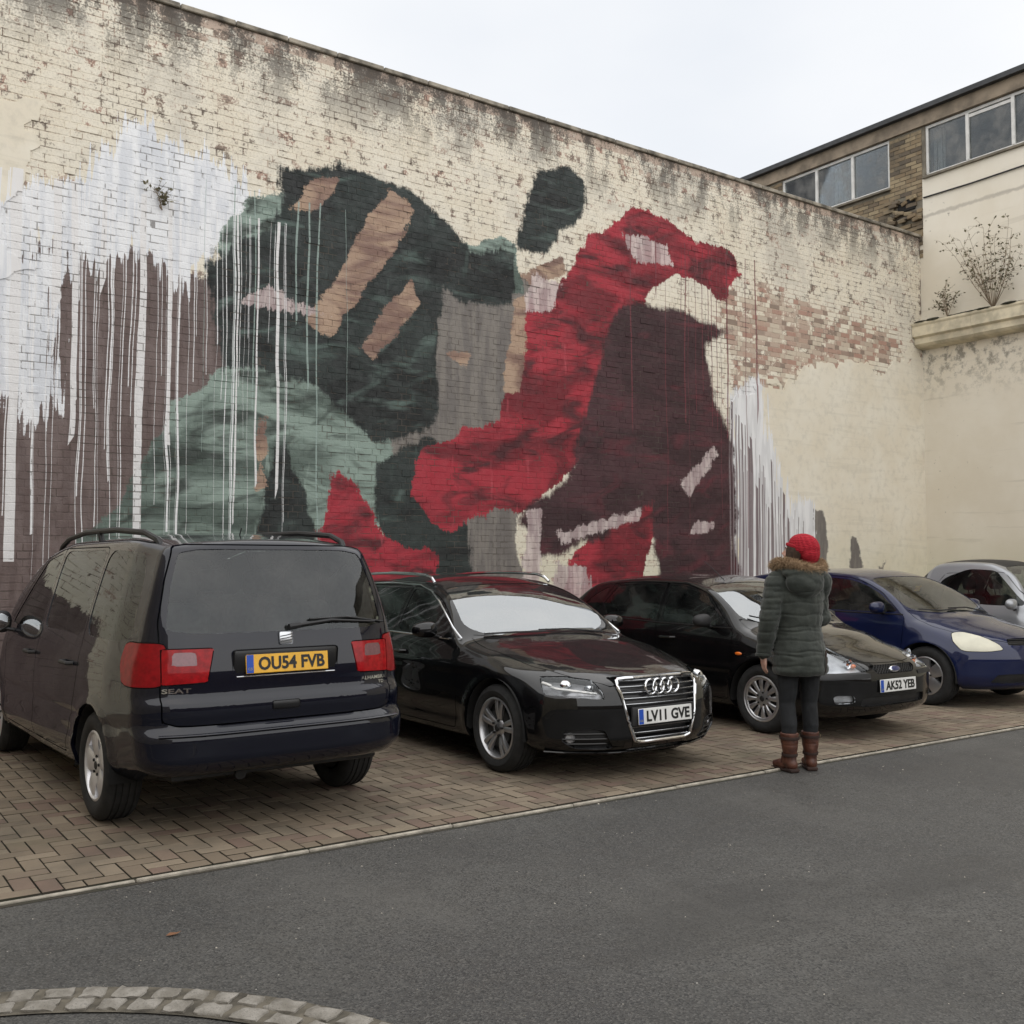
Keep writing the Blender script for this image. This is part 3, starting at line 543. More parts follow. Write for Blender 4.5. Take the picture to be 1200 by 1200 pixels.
for j, (ya, yb) in enumerate(zip(ys[:-1], ys[1:])):
    V = [(BX-d, ya-.002, zz+.003*(j % 2)) for d, zz in prof]+[(BX-d, yb+.002, zz+.003*(j % 2)) for d, zz in prof]; n = len(prof)
    mb = MB(); mb.add(V, [list(range(n)), list(range(2*n-1, n-1, -1))]+[[i+1, i, n+i, n+i+1] for i in range(n-1)]); bpart('ledge_stone', mb, 'ledge')
mv = MB()
for i in range(150):
    y = rn.uniform(5, 10.5); mv.ell((BX-rn.uniform(.05, .33), y, 5.775), (rn.uniform(.03, .08), rn.uniform(.05, .16), rn.uniform(.012, .03)), 7, 4)
bpart('moss', mv, 'moss', None, True, 'stuff')
cb = MB(); cb.tube([(BX-.02, 10.5, 8.07), (BX-.025, 9.6, 8.055), (BX-.025, 8.6, 8.07), (BX-.02, 6, 8.06), (BX-.02, 0, 8.08)], .014, 6); bpart('cable', cb, 'cable', None, True)
# ---- shrub rooted on the ledge
simple('twig', (.20, .15, .10), .9); simple('shrub_leaf', (.12, .11, .06), .8, var=.4)
def shrub(name, base, n, h, spread, label, leaves):
    t = empty(name, base); tw = MB(); lv = []; lfc = []
    for i in range(n):
        a = rn.uniform(-1.25, 1.1); L = h*rn.uniform(.55, 1.0); p = Vector((0, 0, 0)); d = Vector((rn.uniform(-.45, .02), math.sin(a)*spread, 1)).normalized(); pts = [p.copy()]; bend = -np.sign(d.y)*rn.uniform(-.1, .5)
        for s in range(9):
            d = (d+Vector((rn.normal(0, .03), rn.normal(0, .05)-bend*.04, rn.normal(0, .05)+.05))).normalized(); p = p+d*L/9; p.x = min(p.x, .2); pts.append(p.copy())
        tw.tube(pts, [.0065-.0005*k for k in range(10)], 4)
        for k in range(3, 10):
            for q in range(2):
                b = pts[k]; dd = Vector((rn.normal(0, .5), rn.normal(0, .9), rn.uniform(-.1, .8))).normalized(); e = b+dd*rn.uniform(.08, .26); e.x = min(e.x, .22); m_ = (b+e)/2+Vector((0, 0, .02)); tw.tube([b, m_, e], [.0028, .0022, .0014], 3)
                for _ in range(leaves):
                    c = b.lerp(e, rn.uniform(.4, 1.05)); l = rn.uniform(.03, .065); u = Vector(rn.normal(0, 1, 3)).normalized(); v_ = u.cross(Vector(rn.normal(0, 1, 3))).normalized()*.32; j = len(lv)
                    lv += [c, c+(u*.5+v_)*l, c+u*l, c+(u*.5-v_)*l]; lfc.append([j, j+1, j+2, j+3])
    tw.build('stems', 'twig', t); mobj('foliage', lv, lfc, 'shrub_leaf', t, False); tag(t, label, 'shrub'); return t
shrub('ledge_shrub', (BX-.2, 9.15, 5.77), 17, 1.45, .95, 'nearly bare shrub with many thin stems sprouting from the cream ledge', 2)
shrub('ledge_sapling', (BX-.24, 9.95, 5.77), 5, .55, .9, 'small sparse seedling growing on the ledge beside the wall corner', 2)
shrub('wall_weed', (3.05, WY-.03, 5.18), 3, .28, .9, 'tiny dark weed rooted in a joint of the white painted patch', 2)

# ================================================================== REST OF THE YARD (mirrored in the car bodies)
simple('yard_render', (.40, .355, .27), .85, var=.2, scale=.8, bump=.2)
lw = MB(); bb(-4.3, -4.001, -8, 10.9, 0, 6.6, lw); lw = lw.build('side_wall', 'yard_render', None, False); tag(lw, 'plain cream rendered side wall closing the yard beside the people carrier', 'wall')
cp = MB(); bb(-4.36, -3.95, -8, 10.59, 6.602, 6.66, cp); cp.build('coping', 'coping', lw, False)
rb = MB(); bb(-8, 24, -12.4, -12, 0, 2.3, rb); simple('back_brick', (.16, .115, .085), .9, var=.4, scale=5, bump=.4)
rb = rb.build('yard_wall', 'back_brick', None, False); tag(rb, 'low brown brick wall along the far side of the yard', 'wall'); cp = MB(); bb(-8.05, 24.05, -12.45, -11.95, 2.302, 2.37, cp); cp.build('coping', 'coping', rb, False)
# ================================================================== CARS
paint('paint_black', (.003, .003, .0035), dust=.07); paint('paint_night_blue', (.003, .004, .011), .1, dust=.06); paint('paint_blue', (.007, .012, .050), .2, dust=.22); paint('paint_black_dusty', (.0035, .0035, .004), dust=.14); paint('paint_silver', (.33, .34, .36), .5, dust=.10)
simple('tyre', (.014, .014, .014), .85, var=.3, scale=20, bump=.3, bscale=90); simple('alloy', (.50, .50, .51), .32, .85, var=.12, scale=9); simple('alloy_bright', (.68, .68, .70), .28, .6, var=.08); simple('alloy_dark', (.30, .30, .31), .4, .7, var=.12); simple('hub_dark', (.02, .02, .02), .6, .3)
simple('black_plastic', (.014, .014, .015), .55, var=.3, bump=.15, bscale=200); simple('trim_black', (.010, .010, .011), .3, var=.2); simple('chrome', (.75, .76, .78), .10, 1., var=.03); simple('chrome_soft', (.55, .56, .58), .25, 1., var=.08); simple('liner', (.008, .008, .008), .95)
simple('lamp_bowl', (.70, .71, .73), .3, .45, var=.12, scale=14); simple('lamp_grey', (.36, .36, .37), .3, .5, var=.3, scale=22); simple('lamp_black', (.03, .03, .032), .4); simple('lamp_haze', (.55, .53, .42), .35, .0, var=.1, scale=5, coat=.6); simple('lamp_red', (.30, .004, .007), .25, .0, var=.25, scale=30, coat=.35, spec=.15); simple('lamp_red_deep', (.22, .004, .007), .25, .0, var=.2, scale=30, coat=.35, spec=.15); simple('lamp_clear_rear', (.16, .06, .07), .15, .2, var=.1, scale=60, coat=1.); simple('amber', (.75, .16, .01), .25, coat=1.)
simple('seat_cloth', (.035, .036, .038), .95, var=.3, scale=30); simple('cabin_plastic', (.022, .022, .023), .75, var=.2); simple('cabin_pale', (.25, .24, .22), .9, var=.1)
simple('plate_white', (.74, .74, .72), .35, var=.06, coat=.3); simple('plate_yellow', (.80, .42, .012), .35, var=.06, coat=.3); simple('plate_blue', (.01, .07, .42), .35, var=.05); simple('ink', (.008, .008, .008), .4); simple('plate_ink_pale', (.5, .5, .3), .4); simple('badge_blue', (.01, .02, .12), .2, .3, coat=1.); simple('mirror_glass', (.8, .82, .84), .02, 1.)
glassmat('glass_clear', (.80, .88, .85), 2.1, .10); glassmat('glass_screen', (.66, .74, .72), 3.7, .12); glassmat('glass_side', (.55, .60, .58), 1.6, .10); glassmat('glass_tint', (.26, .29, .28), 1.6, .16); glassmat('lens', (.95, .96, .97), 1.45, .06); glassmat('glass_smart', (.30, .33, .33), 1.5, .06)

class Car:
    def __init__(s, name, label, group, loc, rz, L, top, bot, wid, belt, tumble, front, rear, fd, rd, wheels, tyre_r, body_mat, crown=(.055, .055), creases=(), fillet=.05, shoulder=.05, arch_gap=.045, sig=.024, zone=1.3, rzone=1.0, flare=.012):
        s.__dict__.update({k: v for k, v in locals().items() if k != 's'}); s.h = L/2
        s.root = empty(name, loc, rz); tag(s.root, label, 'car', group)
        s.T = pchip(top); s.B = pchip(bot); s.W = pchip(wid); s.BE = pchip(belt); s.F = pchip(front); s.RR = pchip(rear)
        s.surface()
    def frontx(s, y, z): return s.h-s.F(z)-s.fd[0]*(np.abs(y)/s.W(s.h))**s.fd[1]
    def rearx(s, y, z): return -s.h+s.RR(z)+s.rd[0]*(np.abs(y)/s.W(-s.h))**s.rd[1]
    def ze(s, x):
        c = s.crown[0]+(s.crown[1]-s.crown[0])*np.clip((s.T(x)-s.BE(x))/.3, 0, 1); return s.T(x)-c
    def zb(s, x): return np.minimum(s.BE(x), s.ze(x)-.02)
    def ye(s, x): hg = s.ze(x)-s.zb(x); return s.W(x)-s.shoulder-s.tumble*hg
    def section(s, x, nv):
        w, zt, z0 = float(s.W(x)), float(s.T(x)), float(s.B(x)); ze, zb, ye = float(s.ze(x)), float(s.zb(x)), float(s.ye(x)); hh = zb-z0
        P = [(0, z0), (w*.82, z0), (w-.035, z0+.05), (w-.008, z0+.22*hh), (w, z0+.45*hh), (w-.004, z0+.65*hh), (w-s.shoulder*.45, z0+.88*hh), (w-s.shoulder, zb)]
        hg = ze-zb; P += [(w-s.shoulder-s.tumble*hg*t+.012*math.sin(math.pi*t)*min(1, hg/.3), zb+hg*t) for t in (.33, .66, 1.)]
        P += [(ye*k, zt-(zt-ze)*k**2.2) for k in (.85, .7, .55, .4, .25, .12, 0)]
        P = np.array(P); d = np.r_[0, np.cumsum(np.hypot(*np.diff(P, axis=0).T))]; n = 420; q = np.linspace(0, d[-1], n); Y = np.interp(q, d, P[:, 0]); Z = np.interp(q, d, P[:, 1])
        sg = s.sig/(d[-1]/n); k = np.arange(-int(3*sg), int(3*sg)+1); g = np.exp(-k*k/2/sg/sg); g /= g.sum(); m = len(k)//2
        Yp = np.r_[-Y[m:0:-1], Y, -Y[-2:-m-2:-1]]; Zp = np.r_[Z[m:0:-1], Z, Z[-2:-m-2:-1]]; Y = np.convolve(Yp, g, 'valid'); Z = np.convolve(Zp, g, 'valid'); Y[0] = Y[-1] = 0
        d = np.r_[0, np.cumsum(np.hypot(np.diff(Y), np.diff(Z)))]; q = np.linspace(0, d[-1], nv); return np.interp(q, d, Y), np.interp(q, d, Z)
    def surface(s, nv=124):
        h, f = s.h, s.fillet; xs = []
        st = [(-h+f*(1-math.cos(t)), f*(1-math.sin(t))) for t in np.linspace(0, math.pi/2, 7)]
        n = int((s.L-2*f)/.042); st += [(x, 0) for x in np.linspace(-h+f, h-f, n)[1:-1]]; st += [(h-f*(1-math.cos(t)), f*(1-math.sin(t))) for t in np.linspace(math.pi/2, 0, 7)]
        rows = []; kr = 36
        def place(x, Y, Z):
            wf = np.clip((x-(h-s.zone))/s.zone, 0, 1); wf = wf*wf*(3-2*wf); wr = np.clip(((-h+s.rzone)-x)/s.rzone, 0, 1); wr = wr*wr*(3-2*wr)
            X = x-wf*(s.F(Z)+s.fd[0]*(np.abs(Y)/s.W(h))**s.fd[1])+wr*(s.RR(Z)+s.rd[0]*(np.abs(Y)/s.W(-h))**s.rd[1]); return np.stack([X, Y, Z], 1)
        secs = []
        for x, ins in st:
            Y, Z = s.section(np.clip(x, -h, h), nv); zc = (Z[0]+Z[-1])/2
            if ins: Y = Y*(1-ins/Y.max()); Z = zc+(Z-zc)*(1-ins/((Z[-1]-Z[0])/2))
            secs.append((x, Y, Z))
        for k in range(kr-1): x, Y, Z = secs[0]; q = (k+.02)/(kr-1); zc = (Z[0]+Z[-1])/2; rows.append(place(-h, Y*q, zc+(Z-zc)*q))
        for x, Y, Z in secs: rows.append(place(x, Y, Z))
        for k in range(kr-2, -1, -1): x, Y, Z = secs[-1]; q = (k+.02)/(kr-1); zc = (Z[0]+Z[-1])/2; rows.append(place(h, Y*q, zc+(Z-zc)*q))
        P = np.array(rows); X, Y, Z = P[..., 0], P[..., 1], P[..., 2]
        side = np.clip((Y-.45*s.W(0))/.2, 0, 1); mv = np.zeros_like(X)
        for (xa, _) in s.wheels:
            r = np.hypot(X-xa, Z-s.tyre_r); Ra = s.tyre_r+s.arch_gap; mv += s.flare*np.exp(-((r-Ra-.01)/.035)**2)*(Z < s.BE(X)-.06)
        for fn in s.creases: mv += fn(X, Z)
        P[..., 1] = Y+mv*side; P[:, 0, 1] = 0; P[:, -1, 1] = 0; s.P = P
        du = np.gradient(P, axis=0); dv = np.gradient(P, axis=1); N = np.cross(dv, du); N /= np.linalg.norm(N, axis=2, keepdims=True)+1e-9
        if N[P.shape[0]//2, nv//2, 1] < 0: N = -N
        s.N = N
    def near(s, x, z, y=None, front=None):
        if y is None: D = (s.P[..., 0]-x)**2+(s.P[..., 2]-z)**2+np.where(s.N[..., 1] > .4, 0, 9)
        elif x is None: D = (s.P[..., 1]-y)**2+(s.P[..., 2]-z)**2+np.where(s.P[..., 0]*front > .5*s.h, 0, 9)
        else: D = (s.P[..., 0]-x)**2+(s.P[..., 1]-y)**2+np.where(s.N[..., 2] > .2, 0, 9)
        i = np.unravel_index(D.argmin(), D.shape); p, n = Vector(s.P[i]), Vector(s.N[i])
        if y is None: p = Vector((x, p.y-(n.x*(x-p.x)+n.z*(z-p.z))/n.y, z))
        return p, n
    def shell(s, regions):
        """regions: list of dict(name, f, mat, off, rim, side, gap, parent) in order of priority; the rest is the body"""
        bm = bmesh.new(); nu, nv = s.P.shape[:2]; vv = [[bm.verts.new(s.P[i, j]) for j in range(nv)] for i in range(nu)]
        flip = None
        for i in range(nu-1):
            for j in range(nv-1): bm.faces.new((vv[i][j], vv[i][j+1], vv[i+1][j+1], vv[i+1][j]))
        bmesh.ops.remove_doubles(bm, verts=bm.verts, dist=1e-5); bm.normal_update(); bm.faces.ensure_lookup_table()
        t = [f for f in bm.faces if f.calc_center_median().y > .6*s.W(0) and f.calc_center_median().z < s.BE(0)]
        if sum(f.normal.y for f in t) < 0:
            for f in bm.faces: f.normal_flip()
        for (xa, za) in s.wheels: cut(bm, lambda C, xa=xa: np.where(C[:, 1] > .42, s.tyre_r+s.arch_gap-np.hypot(C[:, 0]-xa, C[:, 2]-s.tyre_r), -1))
        for r in regions:
            g = r.get('gap', 0)
            if g: cut(bm, lambda C: r['f'](C)-g/2); cut(bm, lambda C: r['f'](C)+g/2)
            else: cut(bm, r['f'])
        bm.normal_update(); FL = list(bm.faces); cen = np.array([f.calc_center_median()[:] for f in FL]); lab = np.full(len(FL), -1); done = np.zeros(len(FL), bool)
        for (xa, za) in s.wheels:
            q = (s.tyre_r+s.arch_gap-np.hypot(cen[:, 0]-xa, cen[:, 2]-s.tyre_r) > 0) & (cen[:, 1] > .42); lab[q] = -2; done |= q
        for k, r in enumerate(regions):
            v = r['f'](cen); g = r.get('gap', 0)/2; q = (v > g) & ~done; lab[q] = k; done |= q
            if g: q = (np.abs(v) <= g) & ~done; lab[q] = -2; done |= q
        res = {}
        def extract(sel, off, rim):
            ids = {}; V = []; Nn = []; F = []
            for f in sel:
                t = []
                for v in f.verts:
                    if v not in ids: ids[v] = len(V); V.append(np.array(v.co)+np.array(v.normal)*off); Nn.append(np.array(v.normal))
                    t.append(ids[v])
                F.append(t)
            if rim:
                cnt = {}
                for t in F:
                    for a, b in zip(t, t[1:]+t[:1]): cnt.setdefault((min(a, b), max(a, b)), []).append((a, b))
                low = {}
                for k, l in cnt.items():
                    if len(l) == 1 and not (abs(V[k[0]][1]) < 1e-4 and abs(V[k[1]][1]) < 1e-4):
                        a, b = l[0]
                        for q in (a, b):
                            if q not in low: low[q] = len(V); n_ = Nn[q].copy(); V.append(V[q]-n_*rim); V[-1][1] = max(V[-1][1], 0) if V[q][1] > 1e-4 else 0.; Nn.append(n_)
                        F.append([b, a, low[a], low[b]])
            return V, F
        def mirror(V): return [(a, -b, c) for a, b, c in V]
        groups = {}
        for f, l in zip(FL, lab): groups.setdefault(int(l), []).append(f)
        def emit(name, V, F, mat, side, parent, angle=38):
            if not side:
                V2 = [tuple(v) for v in V]; mp = {}
                for i, v in enumerate(V):
                    if abs(v[1]) < 1e-4: mp[i] = i
                    else: mp[i] = len(V2); V2.append((v[0], -v[1], v[2]))
                return [mobj(name, V2, F+[[mp[i] for i in f][::-1] for f in F], mat, parent, True, angle)]
            return [mobj(name, V, F, mat, parent, True, angle), mobj(name, mirror(V), [f[::-1] for f in F], mat, parent, True, angle)]
        s.body = emit('body', *extract(groups.get(-1, []), 0, .022), s.body_mat, False, s.root)[0]
        for k, r in enumerate(regions):
            if k not in groups: continue
            par = r.get('parent'); obs = emit(r['name'], *extract(groups[k], r.get('off', 0), r.get('rim', .012)), r['mat'], r.get('side', False), s.root)
            if par:
                for i, o in enumerate(obs): pr = res[par]; o.parent = pr[i if len(pr) > 1 else 0]
            res.setdefault(r['key'] if 'key' in r else r['name'], []).extend(obs)
            if r.get('bowl'):
                bo = r['bowl']; V, F = extract(groups[k], -bo[1], 0)
                for i, o in enumerate(emit('lamp_bowl', V, F, bo[0], r.get('side', False), s.root)): o.parent = obs[i]
        bm.free(); s.res = res
        for (xa, _) in s.wheels:                        # arch liners
            for sy in (-1, 1):
                mb = MB(); ra = s.tyre_r+s.arch_gap+.002; n = 22; A = [R(-8)+R(196)*i/n for i in range(n+1)]; yo, yi = float(s.W(xa))-.015, .46
                V = [(xa+ra*math.cos(a), sy*yy, s.tyre_r+ra*math.sin(a)) for a in A for yy in (yo, yi)]; F = [[2*i, 2*i+1, 2*i+3, 2*i+2] for i in range(n)]; V.append((xa, sy*yi, s.tyre_r)); F += [[2*i+1, len(V)-1, 2*i+3] for i in range(n)]
                mobj('arch_liner', V, F, 'liner', s.root, False)
    # ---- region helpers
    def screen(s, xt, xb, pil, bend=.18, topbend=.05):
        def f(C):
            x, y, z = C.T; a = x-(xt-topbend*(y/.6)**2); b = (xb-bend*(y/.75)**2)-x; c = s.ye(x)-pil-y
            if xt > xb: a, b = -b, -a
            d = np.stack([a, b, c]); k = .05; m = -k*np.log(np.exp(-np.clip(d, -1, 1)/k).sum(0)); return np.where((z > s.zb(x)-.05), m+.02, -1)
        return f
    def sidepoly(s, poly, topm=.05, rnd=.12, glass=True, k=2):
        P = chaikin(poly, k, rnd) if k else poly
        def f(C):
            x, y, z = C.T; d = sdpoly(P, x, z)
            if glass: d = np.minimum(d, s.ze(x)-topm-z)
            return np.where(y > .35, d, -1)
        return f
    def facepoly(s, poly, end, rnd=.15, k=2, xlim=.55):
        P = chaikin(poly, k, rnd) if k else poly; P2 = [(-a, b) for a, b in P]
        def f(C):
            x, y, z = C.T; return np.where(x*end > s.h-xlim, sdpoly(P, y, z), -1)
        return f
    def cornerpoly(s, poly, end, rnd=.15, k=2):
        P = chaikin(poly, k, rnd) if k else poly
        def f(C):
            x, y, z = C.T; t = (y+(s.h-x*end))/math.sqrt(2); return np.where(x*end > s.h-1.25, sdpoly(P, t, z), -1)
        return f
    def toppoly(s, poly, zmin=.5, rnd=.1, k=2):
        P = chaikin(poly, k, rnd) if k else poly
        def f(C): x, y, z = C.T; return np.where(z > zmin, sdpoly(P, x, y), -1)
        return f
    # ---- fittings
    def plate(s, end, z, txt, mat, pitch=0, w=.52, txtw=.42, dx=.012, y=0):
        x = float(s.frontx(0, z) if end > 0 else s.rearx(0, z)); mt = Matrix(((0, 0, end, x+end*dx), (end, 0, 0, y), (0, 1, 0, z), (0, 0, 0, 1))) @ Matrix.Rotation(pitch, 4, 'X')
        mb = MB(); mb.box((0, 0, 0), (w, .111, .008), r=.003, seg=1); o = mobj('number_plate', [mt @ Vector(v) for v in mb.v], mb.f, mat, s.root)
        bl = MB(); bl.box((-w/2+.025, 0, .0045), (.042, .104, .002)); mobj('country_band', [mt @ Vector(v) for v in bl.v], bl.f, 'plate_blue', o, False)
        A, F = TXT['GB']; mobj('country_code', [mt @ Vector((-w/2+.025+a*.22, -.028+b*.22, .0062)) for a, b, c in A], F, 'plate_ink_pale', o, False)
        A, F = TXT[txt]; wd, hh = np.ptp(A[:, 0]), np.ptp(A[:, 1]); sx = txtw/wd; sy = .078/hh; cx = .026 if txtw > .2 else -w/2+.08
        xs_ = np.sort(A[:, 0]); gi = np.argmax(np.diff(xs_)); gx_ = (xs_[gi]+xs_[gi+1])/2 if ' ' in txt else -9
        for lo_ in (True, False):
            FF = [f for f in F if (A[f[0], 0] < gx_) == lo_]
            if not FF: continue
            us = sorted({i for f in FF for i in f}); ren = {q: k for k, q in enumerate(us)}; mobj('plate_text', [mt @ Vector((A[q, 0]*sx+cx, A[q, 1]*sy, .0052+A[q, 2])) for q in us], [[ren[i] for i in f] for f in FF], 'ink', o, False)
        st = MB(); [st.box((q, 0, .005), (.008, .008, .004), r=.002, seg=1) for q in (-.165, .2)] if txtw > .2 else None
        return o
    def badge(s, txt, end, y, z, w, h, mat='chrome', dx=.004):
        A, F = TXT[txt]; sx = w/np.ptp(A[:, 0]); sy = h/np.ptp(A[:, 1]); V = []
        for a, b, c in A:
            yy = y+end*a*sx; zz = z+b*sy; x = float(s.frontx(yy, zz) if end > 0 else s.rearx(yy, zz)); V.append((x+end*(dx+c), yy, zz))
        return mobj('badge_text', V, F if end > 0 else F, mat, s.root, False)
    def wheel(s, style, rim_r, mat='alloy', w=.205):
        def one():
            Rt = s.tyre_r; hub = MB(); hub.lathe([(0, .06), (.14, .06), (.14, .03), (rim_r*.93, .03), (rim_r*.93, -.09), (0, -.09)], 28)
            me_h = mesh('wheel', hub.v, hub.f); me_h.materials.append(M['hub_dark'])
            tp = [(rim_r, -.085), (rim_r+.012, -w/2+.004), (rim_r+.035, -w/2-.004), (Rt-.05, -w/2-.008), (Rt-.022, -w/2+.004), (Rt-.006, -w/2+.022)]
            tread = []; 
            for q in (-.055, -.02, .02, .055): tread += [(Rt, q-.006), (Rt-.007, q-.004), (Rt-.007, q+.004), (Rt, q+.006)]
            tb = MB(); tb.lathe(tp+tread+[(a, -b) for a, b in tp[::-1]], 56); me_t = mesh('tyre', tb.v, tb.f); me_t.materials.append(M['tyre'])
            rb = MB(); o = w/2-.008; rb.lathe([(rim_r+.004, o), (rim_r-.008, o+.004), (rim_r-.016, o-.006), (rim_r-.022, o-.05), (rim_r-.035, -.06)], 56)
            def spoke(a0, w0, w1, r0, r1, y0, y1, th=.02, n=5):
                V = []; F = []
                for i in range(n+1):
                    t = i/n; r = r0+(r1-r0)*t; ww = (w0+(w1-w0)*t)/2; yy = y0+(y1-y0)*t+.010*math.sin(math.pi*t)
                    for dx, dy in ((-ww, -th), (-ww, -.006), (-ww*.6, 0), (ww*.6, 0), (ww, -.006), (ww, -th)): V.append((r, dx, yy+dy))
                for i in range(n):
                    for j in range(5): F.append([i*6+j, i*6+j+1, i*6+7+j, i*6+6+j])
                mt = Matrix.Rotation(-a0, 4, 'Y') @ Matrix(((1, 0, 0, 0), (0, 0, 1, 0), (0, 1, 0, 0), (0, 0, 0, 1))); rb.add(V, F, mt)
            if style == 'five':
                for k in range(5): spoke(2*math.pi*k/5+.3, .095, .150, .03, rim_r-.012, o-.022, o-.006, .03)
                rb.lathe([(0, o-.010), (.03, o-.010), (.055, o-.016), (.068, o-.034)], 24)
            elif style == 'multi':
                for k in range(5):
                    for d in (-.17, .17): spoke(2*math.pi*k/5+.5+d, .034, .040, .05, rim_r-.012, o-.030, o-.010, .03)
                rb.lathe([(0, o-.018), (.03, o-.018), (.06, o-.024), (.075, o-.045)], 24)
            elif style == 'twin':
                for k in range(6):
                    for d in (-.12, .12): spoke(2*math.pi*k/6+.2+d, .030, .034, .05, rim_r-.010, o-.032, o-.008, .03)
                rb.lathe([(0, o-.018), (.03, o-.018), (.06, o-.026), (.078, o-.045)], 24)
            else:
                for k in range(12): spoke(2*math.pi*k/12, .022, .052, .06, rim_r-.03, o-.018, o-.008, .016)
                rb.lathe([(0, o-.012), (.05, o-.012), (.085, o-.02), (.09, o-.03)], 28); rb.lathe([(rim_r-.035, o-.012), (rim_r-.03, o-.004), (rim_r-.010, o), (rim_r+.004, o-.004)], 56)
            me_r = mesh('rim', rb.v, rb.f, True, 50); me_r.materials.append(M[mat])
            nb = MB()
            for k in range(5): a = 2*math.pi*k/5+.6; nb.lathe([(0, o-.006), (.009, o-.006), (.009, o-.03)], 8, Matrix.Translation((.056*math.cos(a), 0, .056*math.sin(a))))
            nb.lathe([(0, o-.004), (.022, o-.005), (.027, o-.012)], 16); me_n = mesh('hub_cap', nb.v, nb.f); me_n.materials.append(M['hub_dark'])
            return me_h, me_t, me_r, me_n
        H = one()
        for (xa, tr) in s.wheels:
            for sy in (-1, 1):
                wo = link(bpy.data.objects.new('wheel', H[0]), s.root); wo.location = (xa, sy*(tr-w/2), s.tyre_r); wo.rotation_euler = (0, random.uniform(0, 1), 0 if sy > 0 else math.pi)
                for nm, me in zip(('tyre', 'rim', 'hub_cap'), H[1:]): link(bpy.data.objects.new(nm, me), wo)
    def mirrors(s, x, z, size=(.075, .115, .075), mat=None, dy=.04):
        for sy in (-1, 1):
            p, n = s.near(x, z-.03); c = Vector((x+.02, (p.y+dy+size[1])*sy, z+.02)); mb = MB(); V = []; F = []; n_, m_ = 20, 12
            for i in range(m_+1):
                t = math.pi*i/m_
                for k in range(n_):
                    a = 2*math.pi*k/n_; e = lambda q, pw: math.copysign(abs(q)**pw, q); px_ = e(math.sin(t), .75)*e(math.cos(a), .8); py = e(math.sin(t), .75)*e(math.sin(a), .8); pz = e(math.cos(t), .75)
                    xx = px_ if px_ > 0 else px_*.35; V.append((c.x+xx*size[0], c.y+py*size[1]*(1-.12*max(0, xx)), c.z+pz*size[2]*(1-.12*(py*sy))))
            for i in range(m_):
                for k in range(n_): F.append([i*n_+k, (i+1)*n_+k, (i+1)*n_+(k+1) % n_, i*n_+(k+1) % n_])
            o = mobj('door_mirror', V, F, mat or s.body_mat, s.root, True, 60)
            ar = MB(); ar.tube([(x, sy*(p.y-.01), z-.05), (x+.01, sy*(p.y+dy*.6), z-.045), (c.x, c.y-sy*size[1]*.4, c.z-size[2]*.6)], [.034, .026, .03], 8, flat=.6); ar.build('mirror_arm', 'black_plastic', o)
            gl = MB(); gl.ell((c.x-size[0]*.36, c.y, c.z), (.003, size[1]*.82, size[2]*.78)); gl.build('mirror_glass', 'mirror_glass', o)
    def handle(s, x, z, side, mat=None, parent=None, w=.20):
        p, n = s.near(x, z); mb = MB(); y = p.y*side; mb.tube([(x-w/2, y-.004*side, z), (x-w/2+.02, y+.030*side, z), (x+w/2-.03, y+.034*side, z+.002), (x+w/2, y-.002*side, z+.002)], [.014, .016, .016, .013], 8, flat=.9); return mb.build('handle', mat or s.body_mat, parent or s.root)
    def onface(s, pts, end, off=.004): return [(float((s.frontx if end > 0 else s.rearx)(y, z))+end*off, y, z) for y, z in pts]
    def deep(s, y, z, d, end=1):
        p, n = s.near(None, z, y=y, front=end); return p-n*d
    def seats(s, xs, y=.36, zseat=.32, mat='seat_cloth', hh=1.12, bench=()):
        for x in list(xs)+list(bench):
            for sy in (-1, 1):
                c = MB(); c.box((x+.12, sy*y, zseat), (.50, .48, .17), (0, -.1, 0), .06, 3); st = c.build('seat', mat, s.root)
                b = MB(); b.box((x-.17, sy*y, zseat+.36), (.15, .46, .62), (0, -.22, 0), .06, 3); b.build('backrest', mat, st)
                hd = MB(); hd.box((x-.28, sy*y, hh), (.10, .25, .18), (0, -.12, 0), .045, 3); [hd.tube([(x-.27, sy*y+q, hh-.05), (x-.25, sy*y+q, hh-.17)], .007, 6) for q in (-.06, .06)]; hd.build('headrest', mat, st)
    def dash(s, x, z, w, wheel_side=-1, mat='cabin_plastic', depth=.45):
        d = MB(); d.box((x, 0, z-.09), (depth, w*2, .16), (0, .06, 0), .06, 3); d.build('dashboard', mat, s.root)
        wv = MB(); wv.lathe([(.175, -.012), (.187, 0), (.175, .012), (.163, 0)], 28, Matrix.Translation((x-.36, .36*wheel_side, z-.03)) @ Matrix.Rotation(R(68), 4, 'Y') @ Matrix.Rotation(R(90), 4, 'X'), True)
        wv.tube([(x-.36, .36*wheel_side, z-.03), (x-.15, .36*wheel_side, z-.13)], .03, 8); wv.build('steering_wheel', mat, s.root)
        mr = MB(); p, n = s.near(x-.35, 0, y=0.0, front=1); mr.box((p.x-.1, 0, p.z-.09), (.03, .22, .06), (0, .2, 0), .015, 2); mr.build('rear_view_mirror', 'black_plastic', s.root)
    def wiper(s, pts, r=.008):
        P = []
        for (x, y) in pts: p, n = s.near(x, 0, y=abs(y), front=1); P.append((p.x+n.x*.018, math.copysign(p.y, y) if y else 0, p.z+n.z*.018))
        mb = MB(); mb.tube(P, r, 6); mb.build('wiper', 'black_plastic', s.root)
    def strip(s, name, pts2, mat, r=.006, off=.002, flat=1.):
        for sy in (-1, 1):
            P = []
            for x, z in pts2: p, n = s.near(x, z); P.append((x, (p.y+off)*sy, z))
            mb = MB(); mb.tube(P, r, 6, flat=flat); mb.build(name, mat, s.root)
